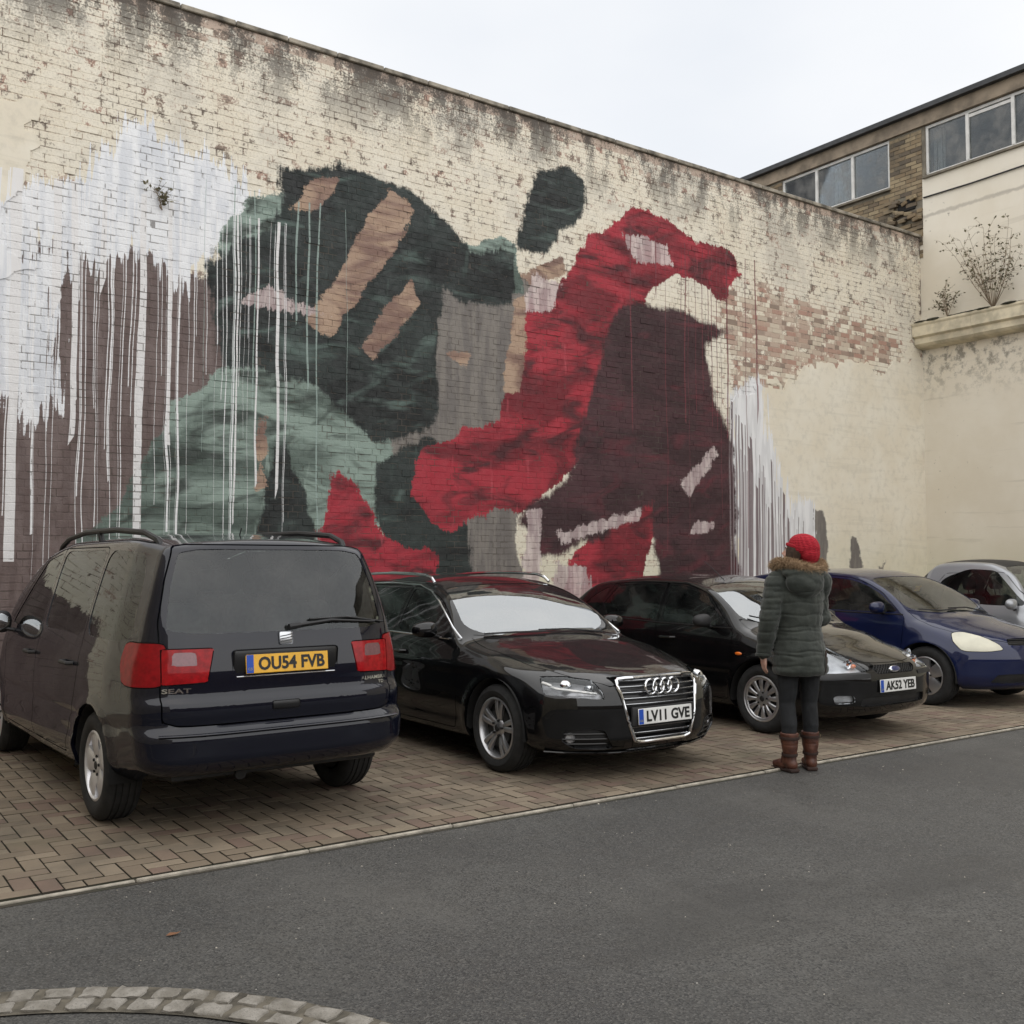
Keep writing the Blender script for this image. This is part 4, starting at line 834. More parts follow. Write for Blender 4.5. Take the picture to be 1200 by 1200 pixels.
def refine(pts, n=3):
    out = []
    for a, b in zip(pts[:-1], pts[1:]):
        for i in range(n): out.append(tuple(a[k]+(b[k]-a[k])*i/n for k in range(len(a))))
    return out+[pts[-1]]
FLOOR = .0145
# ------------------------------------------------------------------ people carrier (rear view)
van = Car('people_carrier', 'dark blue people carrier with roof rails showing its yellow rear plate', 'parked cars', (2.36, 7.98, FLOOR), R(91.8), 4.634,
    top=[(-2.317, 1.675), (-2.0, 1.705), (-1.2, 1.735), (-.2, 1.73), (.45, 1.66), (.75, 1.56), (1.45, 1.16), (1.6, 1.09), (1.9, .98), (2.15, .86), (2.317, .74)],
    bot=[(-2.317, .36), (-2.0, .30), (-1.7, .24), (1.6, .22), (2.317, .24)], wid=[(-2.317, .845), (-1.75, .895), (0, .908), (1.3, .905), (1.8, .88), (2.317, .80)],
    belt=[(-2.317, 1.06), (-1, 1.045), (0, 1.03), (1.0, 1.0), (2.3, .98)], tumble=.28,
    front=[(.2, .12), (.4, .0), (.6, .04), (.8, .22), (1., .4)], rear=[(.30, .07), (.38, .025), (.46, .0), (.56, .0), (.60, .02), (.625, .052), (.70, .045), (.755, .05), (.785, .078), (.90, .085), (1.06, .105), (1.4, .20), (1.62, .285), (1.75, .33)],
    fd=(.45, 2.4), rd=(.16, 4.5), wheels=((-1.43, .875), (1.405, .875)), tyre_r=.325, body_mat='paint_night_blue', crown=(.06, .05), fillet=.055, shoulder=.045, sig=.028, rzone=1.1,
    creases=(lambda X, Z: -.012*np.exp(-((Z-.60)/.02)**2)*(X > -1.9), lambda X, Z: .010*np.exp(-((Z-.40)/.06)**2)))
v = van
dlo = lambda a, b: [(a, 1.085), (b, 1.085), (b, 1.70), (a, 1.70)]
v.shell([
 dict(name='rear_window', f=v.facepoly([(-.69, 1.135), (.69, 1.135), (.645, 1.40), (.575, 1.618), (-.575, 1.618), (-.645, 1.40)], -1, .10, 3, 1.1), mat='glass_side', off=-.004, rim=.02),
 dict(name='quarter_window', f=v.sidepoly([(-1.12, 1.085), (-1.92, 1.085), (-1.86, 1.45), (-1.75, 1.60), (-1.12, 1.62)], .055, .10), mat='glass_side', side=True, off=-.004, rim=.015),
 dict(name='door_window', key='dw2', f=v.sidepoly([(-1.05, 1.085), (-.05, 1.085), (-.03, 1.62), (-1.05, 1.62)], .055, .06), mat='glass_side', side=True, off=-.004, rim=.015),
 dict(name='door_window', key='dw1', f=v.sidepoly([(.04, 1.085), (1.02, 1.06), (.62, 1.42), (.38, 1.62), (.06, 1.62)], .055, .08), mat='glass_side', side=True, off=-.004, rim=.015),
 dict(name='windscreen', f=v.screen(.70, 1.50, .07, .22), mat='glass_clear', off=-.004, rim=.015),
 dict(name='reversing_lamp', f=v.facepoly([(.53, .96), (.66, .96), (.66, 1.035), (.535, 1.035)], -1, .12), mat='lamp_clear_rear', side=True, off=.002),
 dict(name='tail_lamp', key='tl1', f=v.facepoly([(.475, .865), (.715, .855), (.715, 1.055), (.435, 1.055)], -1, .05, 1, .4), mat='lamp_red', side=True, off=.003, gap=.006),
 dict(name='tail_lamp', key='tl2', f=v.cornerpoly([(.590, .845), (.90, .845), (.93, .98), (.90, 1.09), (.62, 1.09), (.596, 1.04)], -1, .14), mat='lamp_red_deep', side=True, off=.004, gap=.006),
 dict(name='tailgate', f=v.facepoly([(-.72, .630), (.72, .630), (.722, 1.10), (.722, 1.2), (.67, 1.44), (.60, 1.645), (-.60, 1.645), (-.67, 1.44), (-.722, 1.2), (-.722, 1.10)], -1, .06, 2, 1.2), mat='paint_night_blue', gap=.008, rim=.02),
 dict(name='door', key='d2', f=v.sidepoly([(-1.085, 1.64), (-1.085, .86), (-1.06, .72), (-.93, .45), (-.85, .33), (.02, .33), (.02, 1.64)], .03, .03), mat='paint_night_blue', side=True, gap=.007, rim=.02),
 dict(name='door', key='d1', f=v.sidepoly([(.005, 1.64), (.005, .33), (.98, .33), (1.0, .75), (1.10, 1.04), (.66, 1.44), (.4, 1.64)], .03, .03), mat='paint_night_blue', side=True, gap=.007, rim=.02),
])
v.wheel('five', .205, 'alloy_bright'); v.mirrors(.93, 1.06, (.085, .10, .085), 'black_plastic', .015)
for sd_ in (0, 1):
    sy = 1 if sd_ == 0 else -1
    v.handle(-.88, .90, sy, 'black_plastic', v.res['d2'][sd_]); v.handle(.16, .90, sy, 'black_plastic', v.res['d1'][sd_])
v.plate(-1, .955, 'OU54 FVB', 'plate_yellow', R(-6), dx=.016)
pr = MB(); pr.box((-2.225, 0, .955), (.02, .66, .17), (0, -.1, 0), .02, 2); pr.build('plate_recess', 'trim_black', v.root)
gl_ = MB(); gl_.tube(v.onface([(-.31, .885), (0, .885), (.31, .885)], -1, .002), .004, 6); gl_.build('plate_lip', 'chrome_soft', v.root)
em = MB(); em.box((float(v.rearx(0, 1.095))-.006, 0, 1.095), (.012, .085, .078), (0, .12, 0), .012, 2); eo = em.build('emblem', 'chrome_soft', v.root)
for q in (-.016, .0, .016):
    gq = MB(); gq.tube(refine([(float(v.rearx(0, 1.095))-.0135, -.038, 1.095+q+.006), (float(v.rearx(0, 1.095))-.014, .0, 1.095+q-.001), (float(v.rearx(0, 1.095))-.0135, .038, 1.095+q-.006)]), .0028, 5); gq.build('emblem_groove', 'black_plastic', eo)
v.badge('SEAT', -1, .64, .825, .15, .026); v.badge('ALHAMBRA', -1, -.60, .825, .20, .022); v.badge('TDI', -1, -.66, .795, .055, .018)
wp = MB(); wp.tube(v.onface([(-.06, 1.165), (-.3, 1.19), (-.62, 1.17)], -1, .022), [.012, .010, .006], 6); wp.tube(v.onface([(-.02, 1.16), (-.09, 1.168)], -1, .02), .018, 8); wp.tube(v.onface([(-.16, 1.20), (-.42, 1.205), (-.70, 1.165)], -1, .016), .006, 6); wp.build('rear_wiper', 'black_plastic', v.root)
bl = MB(); bl.tube(v.onface([(q, .585+.002*math.cos(q*2)) for q in np.linspace(-.745, .745, 15)], -1, .006), .018, 8, flat=.45); bl.build('bumper_lip', 'paint_night_blue', v.root)
hd = MB(); hd.box((float(v.rearx(0, .72))-.003, .02, .715), (.012, .17, .05), (0, 0, 0), .01, 2); hd.build('tailgate_handle', 'trim_black', v.root)
for sy in (-1, 1):
    pts = [(-1.80, 1.62, .60), (-1.74, 1.675, .61), (-1.55, 1.722, .625), (-1.0, 1.752, .64), (-.3, 1.752, .64), (.2, 1.715, .635), (.42, 1.66, .63), (.50, 1.60, .625)]
    rl = MB(); rl.tube([(a, sy*c, b) for a, b, c in refine(pts, 3)], .019, 8); rl.tube([(-.62, sy*.64, 1.75), (-.66, sy*.635, 1.67)], .02, 8); rl.build('roof_rail', 'black_plastic', v.root)
bp = MB(); bp.box((-2.0, 0, .33), (.3, 1.3, .06), (0, .1, 0), .02, 2); bp.tube([(-2.15, .25, .33), (-1.6, .25, .33)], .03, 10); bp.tube([(-2.17, .25, .32), (-2.12, .25, .33)], .034, 10); bp.build('exhaust', 'hub_dark', v.root)
v.seats((.35, -.55), .42, .62, hh=1.40, bench=(-1.25,)); v.dash(1.25, 1.10, .68); 
an = MB(); an.tube([(-1.6, .05, 1.70), (-1.64, .05, 1.76)], .004, 5); an.build('aerial', 'black_plastic', v.root)

# ------------------------------------------------------------------ estate (front view)
audi = Car('estate_car', 'glossy black estate car with chrome framed grille and four ring emblem', 'parked cars', (5.18, 7.80, FLOOR), R(-90), 4.70,
    top=[(-2.35, 1.18), (-2.1, 1.34), (-1.5, 1.40), (-.6, 1.43), (.0, 1.422), (.20, 1.392), (.40, 1.338), (.70, 1.18), (.98, .972), (1.12, .945), (1.5, .905), (1.9, .84), (2.15, .775), (2.35, .69)],
    bot=[(-2.35, .25), (-1.5, .17), (1.6, .17), (2.35, .19)], wid=[(-2.35, .80), (-1.7, .89), (-.5, .913), (1.2, .913), (1.8, .90), (2.35, .86)],
    belt=[(-2.3, 1.0), (-1, .96), (0, .935), (1.0, .90), (2.3, .85)], tumble=.52,
    front=[(.16, .13), (.24, .04), (.32, .0), (.5, .0), (.62, .02), (.72, .07), (.8, .14), (.9, .3)], rear=[(.2, .1), (.5, .0), (.8, .03), (1., .1), (1.3, .35), (1.45, .45)],
    fd=(.36, 2.7), rd=(.25, 3.), wheels=((-1.32, .885), (1.49, .885)), tyre_r=.322, body_mat='paint_black', crown=(.075, .055), shoulder=.05, sig=.026,
    creases=(lambda X, Z: .014*np.exp(-((Z-(.735+.03*X*.3))/.05)**2)*(X < 1.9), lambda X, Z: -.014*np.exp(-((Z-.36)/.06)**2)*(np.abs(X) < 1.05)))
a = audi
grp = [(-.365, .720), (.365, .720), (.378, .66), (.315, .42), (.26, .275), (-.26, .275), (-.315, .42), (-.378, .66)]
a.shell([
 dict(name='windscreen', f=a.screen(.36, 1.04, .065, .24), mat='glass_screen', off=-.004),
 dict(name='door_window', key='w1', f=a.sidepoly([(.86, .955), (-.06, .965), (-.07, 1.40), (.22, 1.40), (.45, 1.22)], .06, .06), mat='glass_side', side=True, off=-.004),
 dict(name='door_window', key='w2', f=a.sidepoly([(-.14, .965), (-.98, .975), (-1.1, 1.40), (-.15, 1.40)], .06, .06), mat='glass_side', side=True, off=-.004),
 dict(name='quarter_window', f=a.sidepoly([(-1.06, .98), (-1.75, 1.03), (-1.72, 1.12), (-1.5, 1.36), (-1.18, 1.4)], .06, .08), mat='glass_side', side=True, off=-.004),
 dict(name='grille', f=a.facepoly(grp, 1, .07), mat='trim_black', off=-.045, rim=-.05),
 dict(name='headlight', f=a.cornerpoly([(.40, .585), (.60, .598), (.83, .618), (.875, .722), (.70, .726), (.50, .705), (.42, .64)], 1, .05), mat='lens', side=True, off=0, bowl=('lamp_grey', .05), gap=.005),
 dict(name='fog_intake', f=a.cornerpoly([(.345, .245), (.42, .235), (.62, .245), (.70, .30), (.68, .375), (.47, .385), (.40, .37)], 1, .10), mat='black_plastic', side=True, off=-.03, rim=-.035),
 dict(name='lower_intake', f=a.facepoly([(-.30, .195), (.30, .195), (.27, .235), (-.27, .235)], 1, .1), mat='black_plastic', off=-.02, rim=-.02),
 dict(name='bonnet', f=a.toppoly([(1.02, 0), (1.01, .4), (.90, .72), (1.2, .755), (1.7, .70), (2.05, .56), (2.245, .42), (2.262, .3), (2.275, 0), (2.275, -.3), (1.0, -.3)], .66, .06), mat='paint_black', gap=.006, rim=.02),
 dict(name='door', key='d1', f=a.sidepoly([(-.10, 1.40), (-.10, .30), (-.06, .26), (.95, .26), (.99, .5), (.99, .90), (.45, 1.26), (.2, 1.40)], .035, .03), mat='paint_black', side=True, gap=.006, rim=.02),
 dict(name='door', key='d2', f=a.sidepoly([(-.118, 1.40), (-.118, .30), (-.16, .26), (-.85, .26), (-.95, .42), (-1.08, .75), (-1.12, 1.0), (-1.14, 1.4)], .035, .03), mat='paint_black', side=True, gap=.006, rim=.02),
])
a.wheel('multi', .222, 'alloy'); a.mirrors(.62, .985, (.075, .115, .065), 'paint_black', .03)
for i in (0, 1):
    sy = 1-2*i; a.handle(.08, .80, sy, None, a.res['d1'][i]); a.handle(-.92, .82, sy, None, a.res['d2'][i])
    for (t, z, r) in ((.50, .645, .034), (.66, .665, .04)):                       # lamp projectors
        yy = t*math.sqrt(2)*.60+.12; q_ = a.deep(yy, z, .075); mb = MB(); mb.lathe([(0, .03), (r*.7, .025), (r, .01), (r*1.1, -.02)], 20, Matrix.Translation((q_.x, q_.y*sy, z)) @ Matrix.Rotation(R(-90), 4, 'Z')); mb.build('projector', 'chrome', a.res['headlight'][i])
    dr = MB(); dr.tube([(a.deep(y_, z_, .014).x, sy*a.deep(y_, z_, .014).y, z_) for y_, z_ in refine([(.52, .618), (.60, .632), (.66, .640), (.73, .650), (.765, .685)], 4)], [.011]*17, 6); dr.build('light_strip', 'plate_white', a.res['headlight'][i])
    fo = MB(); q_ = a.deep(.70, .315, .022); fo.lathe([(0, .004), (.030, .002), (.038, -.008), (.042, -.03)], 20, Matrix.Translation((q_.x, q_.y*sy, .315)) @ Matrix.Rotation(R(-90+38*sy), 4, 'Z')); fo.build('fog_lamp', 'lamp_grey', a.res['fog_intake'][i])
    for z in (.275, .31, .345):
        sb = MB(); sb.tube([(float(a.frontx(y_, z))-.014, sy*y_, z) for y_ in np.linspace(.46, .78, 6)], .006, 6); sb.build('intake_slat', 'trim_black', a.res['fog_intake'][i])
g_ = a.res['grille'][0]
fr = MB(); fp = a.onface(chaikin(grp, 2, .10), 1, .004); fp = fp+[fp[0], fp[1]]; fr.tube(fp, .013, 8, cap=False); fr.build('grille_frame', 'chrome', g_)
def gw(z): return np.interp(z, [.275, .42, .66, .72], [.255, .31, .37, .36])
for z in (.695, .655, .615, .575, .535, .375, .335, .295):
    sb = MB(); n = 9; wv = gw(z)-.01; sb.tube(a.onface([(q, z) for q in np.linspace(-wv, wv, n)], 1, -.014), .0095, 6, flat=.75); sb.build('grille_slat', 'black_plastic', g_)
    sb = MB(); sb.tube(a.onface([(q, z+.007) for q in np.linspace(-wv, wv, n)], 1, -.004), .0028, 5); sb.build('slat_trim', 'chrome_soft', g_)
for i in range(4):
    rg = MB(); y_ = (i-1.5)*.073; rg.lathe([(.052+.0085*math.cos(q), .0085*math.sin(q)) for q in np.linspace(0, 2*math.pi, 9)[:-1]], 30, Matrix.Translation((float(a.frontx(y_, .655))+.016, y_, .655)) @ Matrix.Rotation(R(90), 4, 'Z') @ Matrix.Rotation(R(-6), 4, 'X'), True); rg.build('emblem_ring', 'chrome', g_)
a.plate(1, .455, 'LV11 GVE', 'plate_white', R(-3), dx=.016)
pb = MB(); pb.box((float(a.frontx(0, .455))-.01, 0, .455), (.03, .60, .135), r=.012); pb.build('plate_holder', 'black_plastic', a.root)
sp_ = MB(); sp_.tube([(float(a.frontx(y_, .20))+.004, y_, .20+.03*abs(y_)**3) for y_ in np.linspace(-.80, .80, 17)], .016, 8, flat=.6); sp_.build('front_lip', 'paint_black', a.root)
a.strip('window_trim', refine([(.93, .935), (.0, .945), (-1.0, .955), (-1.8, 1.0)], 6), 'chrome', .008, .0)
a.strip('window_trim', refine([(.93, .94), (.62, 1.11), (.42, 1.215), (.22, 1.30), (0, 1.345), (-.5, 1.36), (-1.2, 1.335)], 4), 'chrome', .008, .0)
for sy in (-1, 1):
    rl = MB(); rl.tube([(x_, sy*(float(a.ye(x_))-.035), float(a.T(x_))+zz) for x_, zz in refine([(.18, -.03), (.12, .0), (0, .012), (-.6, .015), (-1.4, .012), (-1.6, -.01)], 3)], .014, 8); rl.build('roof_rail', 'chrome', a.root)
a.wiper([(1.02, .55), (.98, .2), (.99, -.1)]); a.wiper([(1.04, -.05), (1.0, -.35), (.93, -.62)])
a.seats((-.05,), .37, .33, hh=1.13, bench=(-.95,)); a.dash(.88, .95, .68); cv = MB(); cv.box((.55, .0, 1.19), (.03, .30, .10), (0, .5, 0), .02, 2); cv.build('sensor_pod', 'cabin_pale', a.root)
# ------------------------------------------------------------------ hatchback with hub caps (front view, person in front)
foc = Car('hatchback', 'black five door hatchback with clear triangular headlights and hub caps', 'parked cars', (8.06, 7.60, FLOOR), R(-90), 4.174,
    top=[(-2.087, .98), (-1.98, 1.10), (-1.6, 1.29), (-1.1, 1.385), (-.4, 1.425), (.05, 1.415), (.28, 1.372), (.48, 1.312), (.75, 1.17), (1.0, .988), (1.15, .95), (1.5, .895), (1.8, .81), (1.95, .74), (2.087, .645)],
    bot=[(-2.087, .28), (-1.5, .19), (1.5, .18), (2.087, .20)], wid=[(-2.087, .76), (-1.6, .83), (-.5, .85), (1.1, .85), (1.6, .85), (2.087, .83)],
    belt=[(-2.087, 1.02), (-1, .97), (0, .925), (1.0, .885), (2.087, .82)], tumble=.46,
    front=[(.18, .11), (.26, .03), (.36, .0), (.50, .0), (.58, .012), (.65, .045), (.72, .10), (.80, .2)], rear=[(.2, .1), (.45, .0), (.8, .03), (1., .1), (1.3, .3), (1.45, .4)],
    fd=(.23, 2.9), rd=(.22, 3.), wheels=((-1.37, .825), (1.245, .825)), tyre_r=.310, body_mat='paint_black_dusty', crown=(.07, .055), shoulder=.045, sig=.026,
    creases=(lambda X, Z: .010*np.exp(-((Z-.56)/.03)**2)*(np.abs(X) < .95), lambda X, Z: .010*np.exp(-((Z-.545)/.035)**2)*(X > 1.4)))
c = foc
fgr = [(-.25, .565), (.25, .565), (.31, .615), (.31, .642), (-.31, .642), (-.31, .615)]
c.shell([
 dict(name='windscreen', f=c.screen(.40, 1.05, .06, .24), mat='glass_screen', off=-.004),
 dict(name='door_window', key='w1', f=c.sidepoly([(.80, .945), (-.08, .955), (-.09, 1.38), (.20, 1.38), (.42, 1.24)], .055, .07), mat='glass_side', side=True, off=-.004),
 dict(name='door_window', key='w2', f=c.sidepoly([(-.16, .955), (-.92, .985), (-1.02, 1.10), (-.85, 1.33), (-.5, 1.38), (-.17, 1.38)], .055, .07), mat='glass_side', side=True, off=-.004),
 dict(name='quarter_window', f=c.sidepoly([(-1.05, 1.01), (-1.38, 1.06), (-1.2, 1.20), (-1.0, 1.30)], .06, .1), mat='glass_tint', side=True, off=-.004),
 dict(name='grille', f=c.facepoly(fgr, 1, .08), mat='trim_black', off=-.03, rim=-.03),
 dict(name='headlight', f=c.cornerpoly([(.28, .597), (.60, .588), (.84, .60), (.93, .70), (.99, .85), (.85, .855), (.64, .80), (.42, .69)], 1, .07), mat='lens', side=True, off=0, bowl=('lamp_bowl', .045), gap=.005),
 dict(name='bumper_strip', f=c.cornerpoly([(.26, .535), (.80, .530), (.82, .572), (.26, .578)], 1, .1), mat='black_plastic', side=True, off=.006, rim=.02),
 dict(name='fog_lamp', f=c.cornerpoly([(.40, .33), (.58, .325), (.60, .385), (.56, .40), (.41, .395)], 1, .14), mat='lens', side=True, off=-.002, bowl=('lamp_bowl', .04)),
 dict(name='lower_intake', f=c.facepoly([(-.46, .29), (.46, .29), (.44, .375), (-.44, .375)], 1, .1), mat='black_plastic', off=-.03, rim=-.03),
 dict(name='bonnet', f=c.toppoly([(1.02, 0), (1.0, .4), (.88, .70), (1.15, .70), (1.5, .60), (1.80, .46), (1.97, .33), (2.005, .2), (2.015, 0), (2.015, -.3), (1.0, -.3)], .62, .06), mat='paint_black_dusty', gap=.006, rim=.02),
 dict(name='door', key='d1', f=c.sidepoly([(-.12, 1.38), (-.12, .27), (.86, .27), (.90, .5), (.90, .89), (.42, 1.28), (.2, 1.38)], .03, .03), mat='paint_black_dusty', side=True, gap=.006, rim=.02),
 dict(name='door', key='d2', f=c.sidepoly([(-.138, 1.38), (-.138, .27), (-.86, .27), (-.98, .45), (-1.06, .8), (-1.06, 1.1), (-.9, 1.38)], .03, .03), mat='paint_black_dusty', side=True, gap=.006, rim=.02),
])
c.wheel('cap', .205, 'alloy'); c.mirrors(.60, .97, (.07, .11, .062), 'black_plastic', .03)
for i in (0, 1):
    sy = 1-2*i; c.handle(.06, .80, sy, None, c.res['d1'][i]); c.handle(-.86, .83, sy, None, c.res['d2'][i])
    for (yy, z, r, dpt) in ((.50, .655, .042, .12), (.66, .69, .042, .16)):
        mb = MB(); mb.lathe([(0, .02), (r*.35, .02), (r*.4, -.02), (r*.9, .03), (r, .035)], 20, Matrix.Translation((c.deep(yy, z, .065).x, c.deep(yy, z, .065).y*sy, z)) @ Matrix.Rotation(R(-90), 4, 'Z')); mb.build('reflector', 'chrome', c.res['headlight'][i])
    am = MB(); am.ell((float(c.frontx(.44, .64))-.055, .44*sy, .635), (.02, .03, .02)); am.build('indicator_bulb', 'amber', c.res['headlight'][i])
    p, n = c.near(1.00, .70); rp_ = MB(); rp_.ell((1.0, (p.y+.002)*sy, .70), (.042, .010, .016)); rp_.build('side_repeater', 'amber', c.root)
g_ = c.res['grille'][0]
for k in range(-9, 10):                                # diagonal mesh bars
    for d in (-1, 1):
        y0_ = k*.036; P = [(y0_-d*.04, .568), (y0_, .604), (y0_+d*.04, .640)]; P = [q for q in P if abs(q[0]) < .29]
        if len(P) > 1: sb = MB(); sb.tube(c.onface(refine(P), 1, -.012), .0042, 4); sb.build('grille_bar', 'black_plastic', g_, False)
em = MB(); em.lathe([(0, .008), (.06, .006), (.07, .001), (.075, -.012)], 28, Matrix.Translation((float(c.frontx(0, .604))+.002, 0, .604)) @ Matrix.Rotation(R(-90), 4, 'Z') @ Matrix.Rotation(R(25), 4, 'X') @ Matrix.Diagonal((1, 1, .42, 1))); eo = em.build('emblem', 'chrome', g_)
em = MB(); em.lathe([(0, .011), (.05, .010), (.060, .007)], 28, Matrix.Translation((float(c.frontx(0, .604))+.002, 0, .604)) @ Matrix.Rotation(R(-90), 4, 'Z') @ Matrix.Rotation(R(25), 4, 'X') @ Matrix.Diagonal((1, 1, .40, 1))); em.build('emblem_field', 'badge_blue', eo)
c.plate(1, .465, 'AK52 YEB', 'plate_white', R(-2), dx=.012)
c.strip('window_seal', refine([(.88, .925), (-.1, .935), (-.95, .965)], 6), 'trim_black', .008, .0)
c.wiper([(1.02, .5), (.97, .2), (.98, -.15)]); c.wiper([(1.03, -.05), (.99, -.35), (.9, -.58)])
c.seats((-.10,), .35, .33, hh=1.15, bench=(-.92,)); c.dash(.82, .95, .62)
ae = MB(); ae.tube([(.33, -.30, 1.36), (.20, -.30, 1.46), (.05, -.30, 1.56)], [.005, .003, .002], 5); ae.build('aerial', 'black_plastic', c.root)
# ------------------------------------------------------------------ blue hatchback
golf = Car('hatchback', 'dark blue hatchback with cloudy yellowed headlights', 'parked cars', (10.98, 7.86, FLOOR), R(-90), 4.204,
    top=[(-2.1, 1.1), (-1.95, 1.27), (-1.6, 1.38), (-.9, 1.455), (-.2, 1.475), (.15, 1.455), (.4, 1.40), (.6, 1.32), (1.15, 1.03), (1.3, .985), (1.6, .94), (1.85, .865), (2.0, .80), (2.1, .73)],
    bot=[(-2.1, .28), (-1.5, .19), (1.5, .18), (2.1, .2)], wid=[(-2.1, .80), (-1.6, .87), (-.5, .88), (1.1, .88), (1.6, .875), (2.1, .83)],
    belt=[(-2.1, 1.04), (-1, .99), (0, .955), (1.0, .93), (2.1, .88)], tumble=.47, front=[(.18, .11), (.26, .03), (.36, 0), (.5, 0), (.6, .02), (.7, .07), (.8, .15), (.9, .28)], rear=[(.2, .1), (.5, 0), (.8, .03), (1., .08), (1.3, .22), (1.45, .3)],
    fd=(.42, 2.4), rd=(.22, 3.), wheels=((-1.30, .855), (1.28, .855)), tyre_r=.316, body_mat='paint_blue', crown=(.075, .055), shoulder=.045, sig=.026, creases=(lambda X, Z: .008*np.exp(-((Z-.62)/.03)**2)*(np.abs(X) < .95),))
c = golf
c.shell([
 dict(name='windscreen', f=c.screen(.48, 1.20, .06, .26), mat='glass_clear', off=-.004),
 dict(name='door_window', key='w1', f=c.sidepoly([(.95, .985), (-.10, .99), (-.11, 1.42), (.30, 1.42), (.52, 1.28)], .055, .07), mat='glass_side', side=True, off=-.004),
 dict(name='door_window', key='w2', f=c.sidepoly([(-.18, .99), (-1.2, 1.01), (-1.3, 1.2), (-1.1, 1.40), (-.19, 1.42)], .055, .08), mat='glass_side', side=True, off=-.004),
 dict(name='headlight', f=c.cornerpoly([(.435, .622), (.60, .602), (.86, .605), (.935, .70), (.925, .79), (.80, .80), (.62, .755), (.48, .68)], 1, .14), mat='lamp_haze', side=True, off=.002, gap=.006),
 dict(name='grille', f=c.facepoly([(-.42, .665), (.42, .665), (.36, .735), (-.36, .735)], 1, .1), mat='trim_black', off=-.03, rim=-.03),
 dict(name='lower_intake', f=c.facepoly([(-.62, .27), (.62, .27), (.56, .37), (-.56, .37)], 1, .1), mat='black_plastic', off=-.03, rim=-.03),
 dict(name='bonnet', f=c.toppoly([(1.18, 0), (1.16, .4), (1.0, .74), (1.3, .74), (1.6, .66), (1.85, .52), (1.985, .36), (2.005, .2), (2.01, 0), (2.01, -.3), (1.1, -.3)], .66, .06), mat='paint_blue', gap=.006, rim=.02),
 dict(name='door', key='d1', f=c.sidepoly([(-.14, 1.42), (-.14, .27), (.95, .27), (1.0, .5), (1.03, .93), (.52, 1.32), (.3, 1.42)], .03, .03), mat='paint_blue', side=True, gap=.006, rim=.02),
])
c.wheel('five', .205, 'alloy'); c.mirrors(.74, 1.02, (.075, .115, .065), 'paint_blue', .035); c.plate(1, .475, 'G', 'plate_white', R(-2), txtw=.05)
for i in (0, 1): c.handle(.04, .84, 1-2*i, None, c.res['d1'][i])
g_ = c.res['grille'][0]
for z in (.682, .702, .722): sb = MB(); sb.tube(c.onface([(q, z) for q in np.linspace(-.37, .37, 9)], 1, -.012), .005, 5); sb.build('grille_slat', 'black_plastic', g_)
em = MB(); em.lathe([(0, .006), (.045, .006), (.055, .008), (.06, -.01)], 28, Matrix.Translation((float(c.frontx(0, .70))+.003, 0, .70)) @ Matrix.Rotation(R(-90), 4, 'Z') @ Matrix.Rotation(R(20), 4, 'X')); em.build('emblem', 'chrome', g_)
c.strip('window_seal', refine([(1.0, .965), (-.1, .972), (-1.2, .99)], 6), 'trim_black', .008, .0)
c.wiper([(1.17, .52), (1.12, .2), (1.13, -.15)]); c.wiper([(1.18, -.05), (1.14, -.35), (1.05, -.6)])
c.seats((-.02,), .36, .36, hh=1.19, bench=(-.9,)); c.dash(.95, .98, .66); st = MB(); st.box((.62, .05, 1.235), (.004, .10, .07), (0, .5, 0)); st.build('screen_sticker', 'plate_yellow', c.root, False)
# ------------------------------------------------------------------ tiny two seater
sm = Car('city_car', 'tiny silver two seat city car with dark roof near the rendered corner', 'parked cars', (13.65, 7.62, FLOOR), R(-90), 2.50,
    top=[(-1.25, 1.31), (-1.1, 1.47), (-.8, 1.55), (-.3, 1.59), (.05, 1.575), (.3, 1.49), (.78, 1.11), (.92, 1.02), (1.1, .90), (1.25, .76)],
    bot=[(-1.25, .28), (-.9, .2), (.9, .2), (1.25, .22)], wid=[(-1.25, .69), (-.9, .75), (0, .757), (.7, .75), (1.25, .66)], belt=[(-1.25, 1.06), (-.6, 1.0), (0, .955), (.6, .92), (1.25, .86)], tumble=.36,
    front=[(.2, .08), (.4, 0), (.55, .0), (.7, .05), (.9, .16)], rear=[(.25, .08), (.45, 0), (.8, .02), (1.05, .06), (1.3, .20), (1.5, .30)], fd=(.26, 2.4), rd=(.16, 3.), wheels=((-.90, .73), (.91, .73)), tyre_r=.285, body_mat='paint_silver', crown=(.06, .05), shoulder=.04, zone=.9, rzone=.7)
c = sm
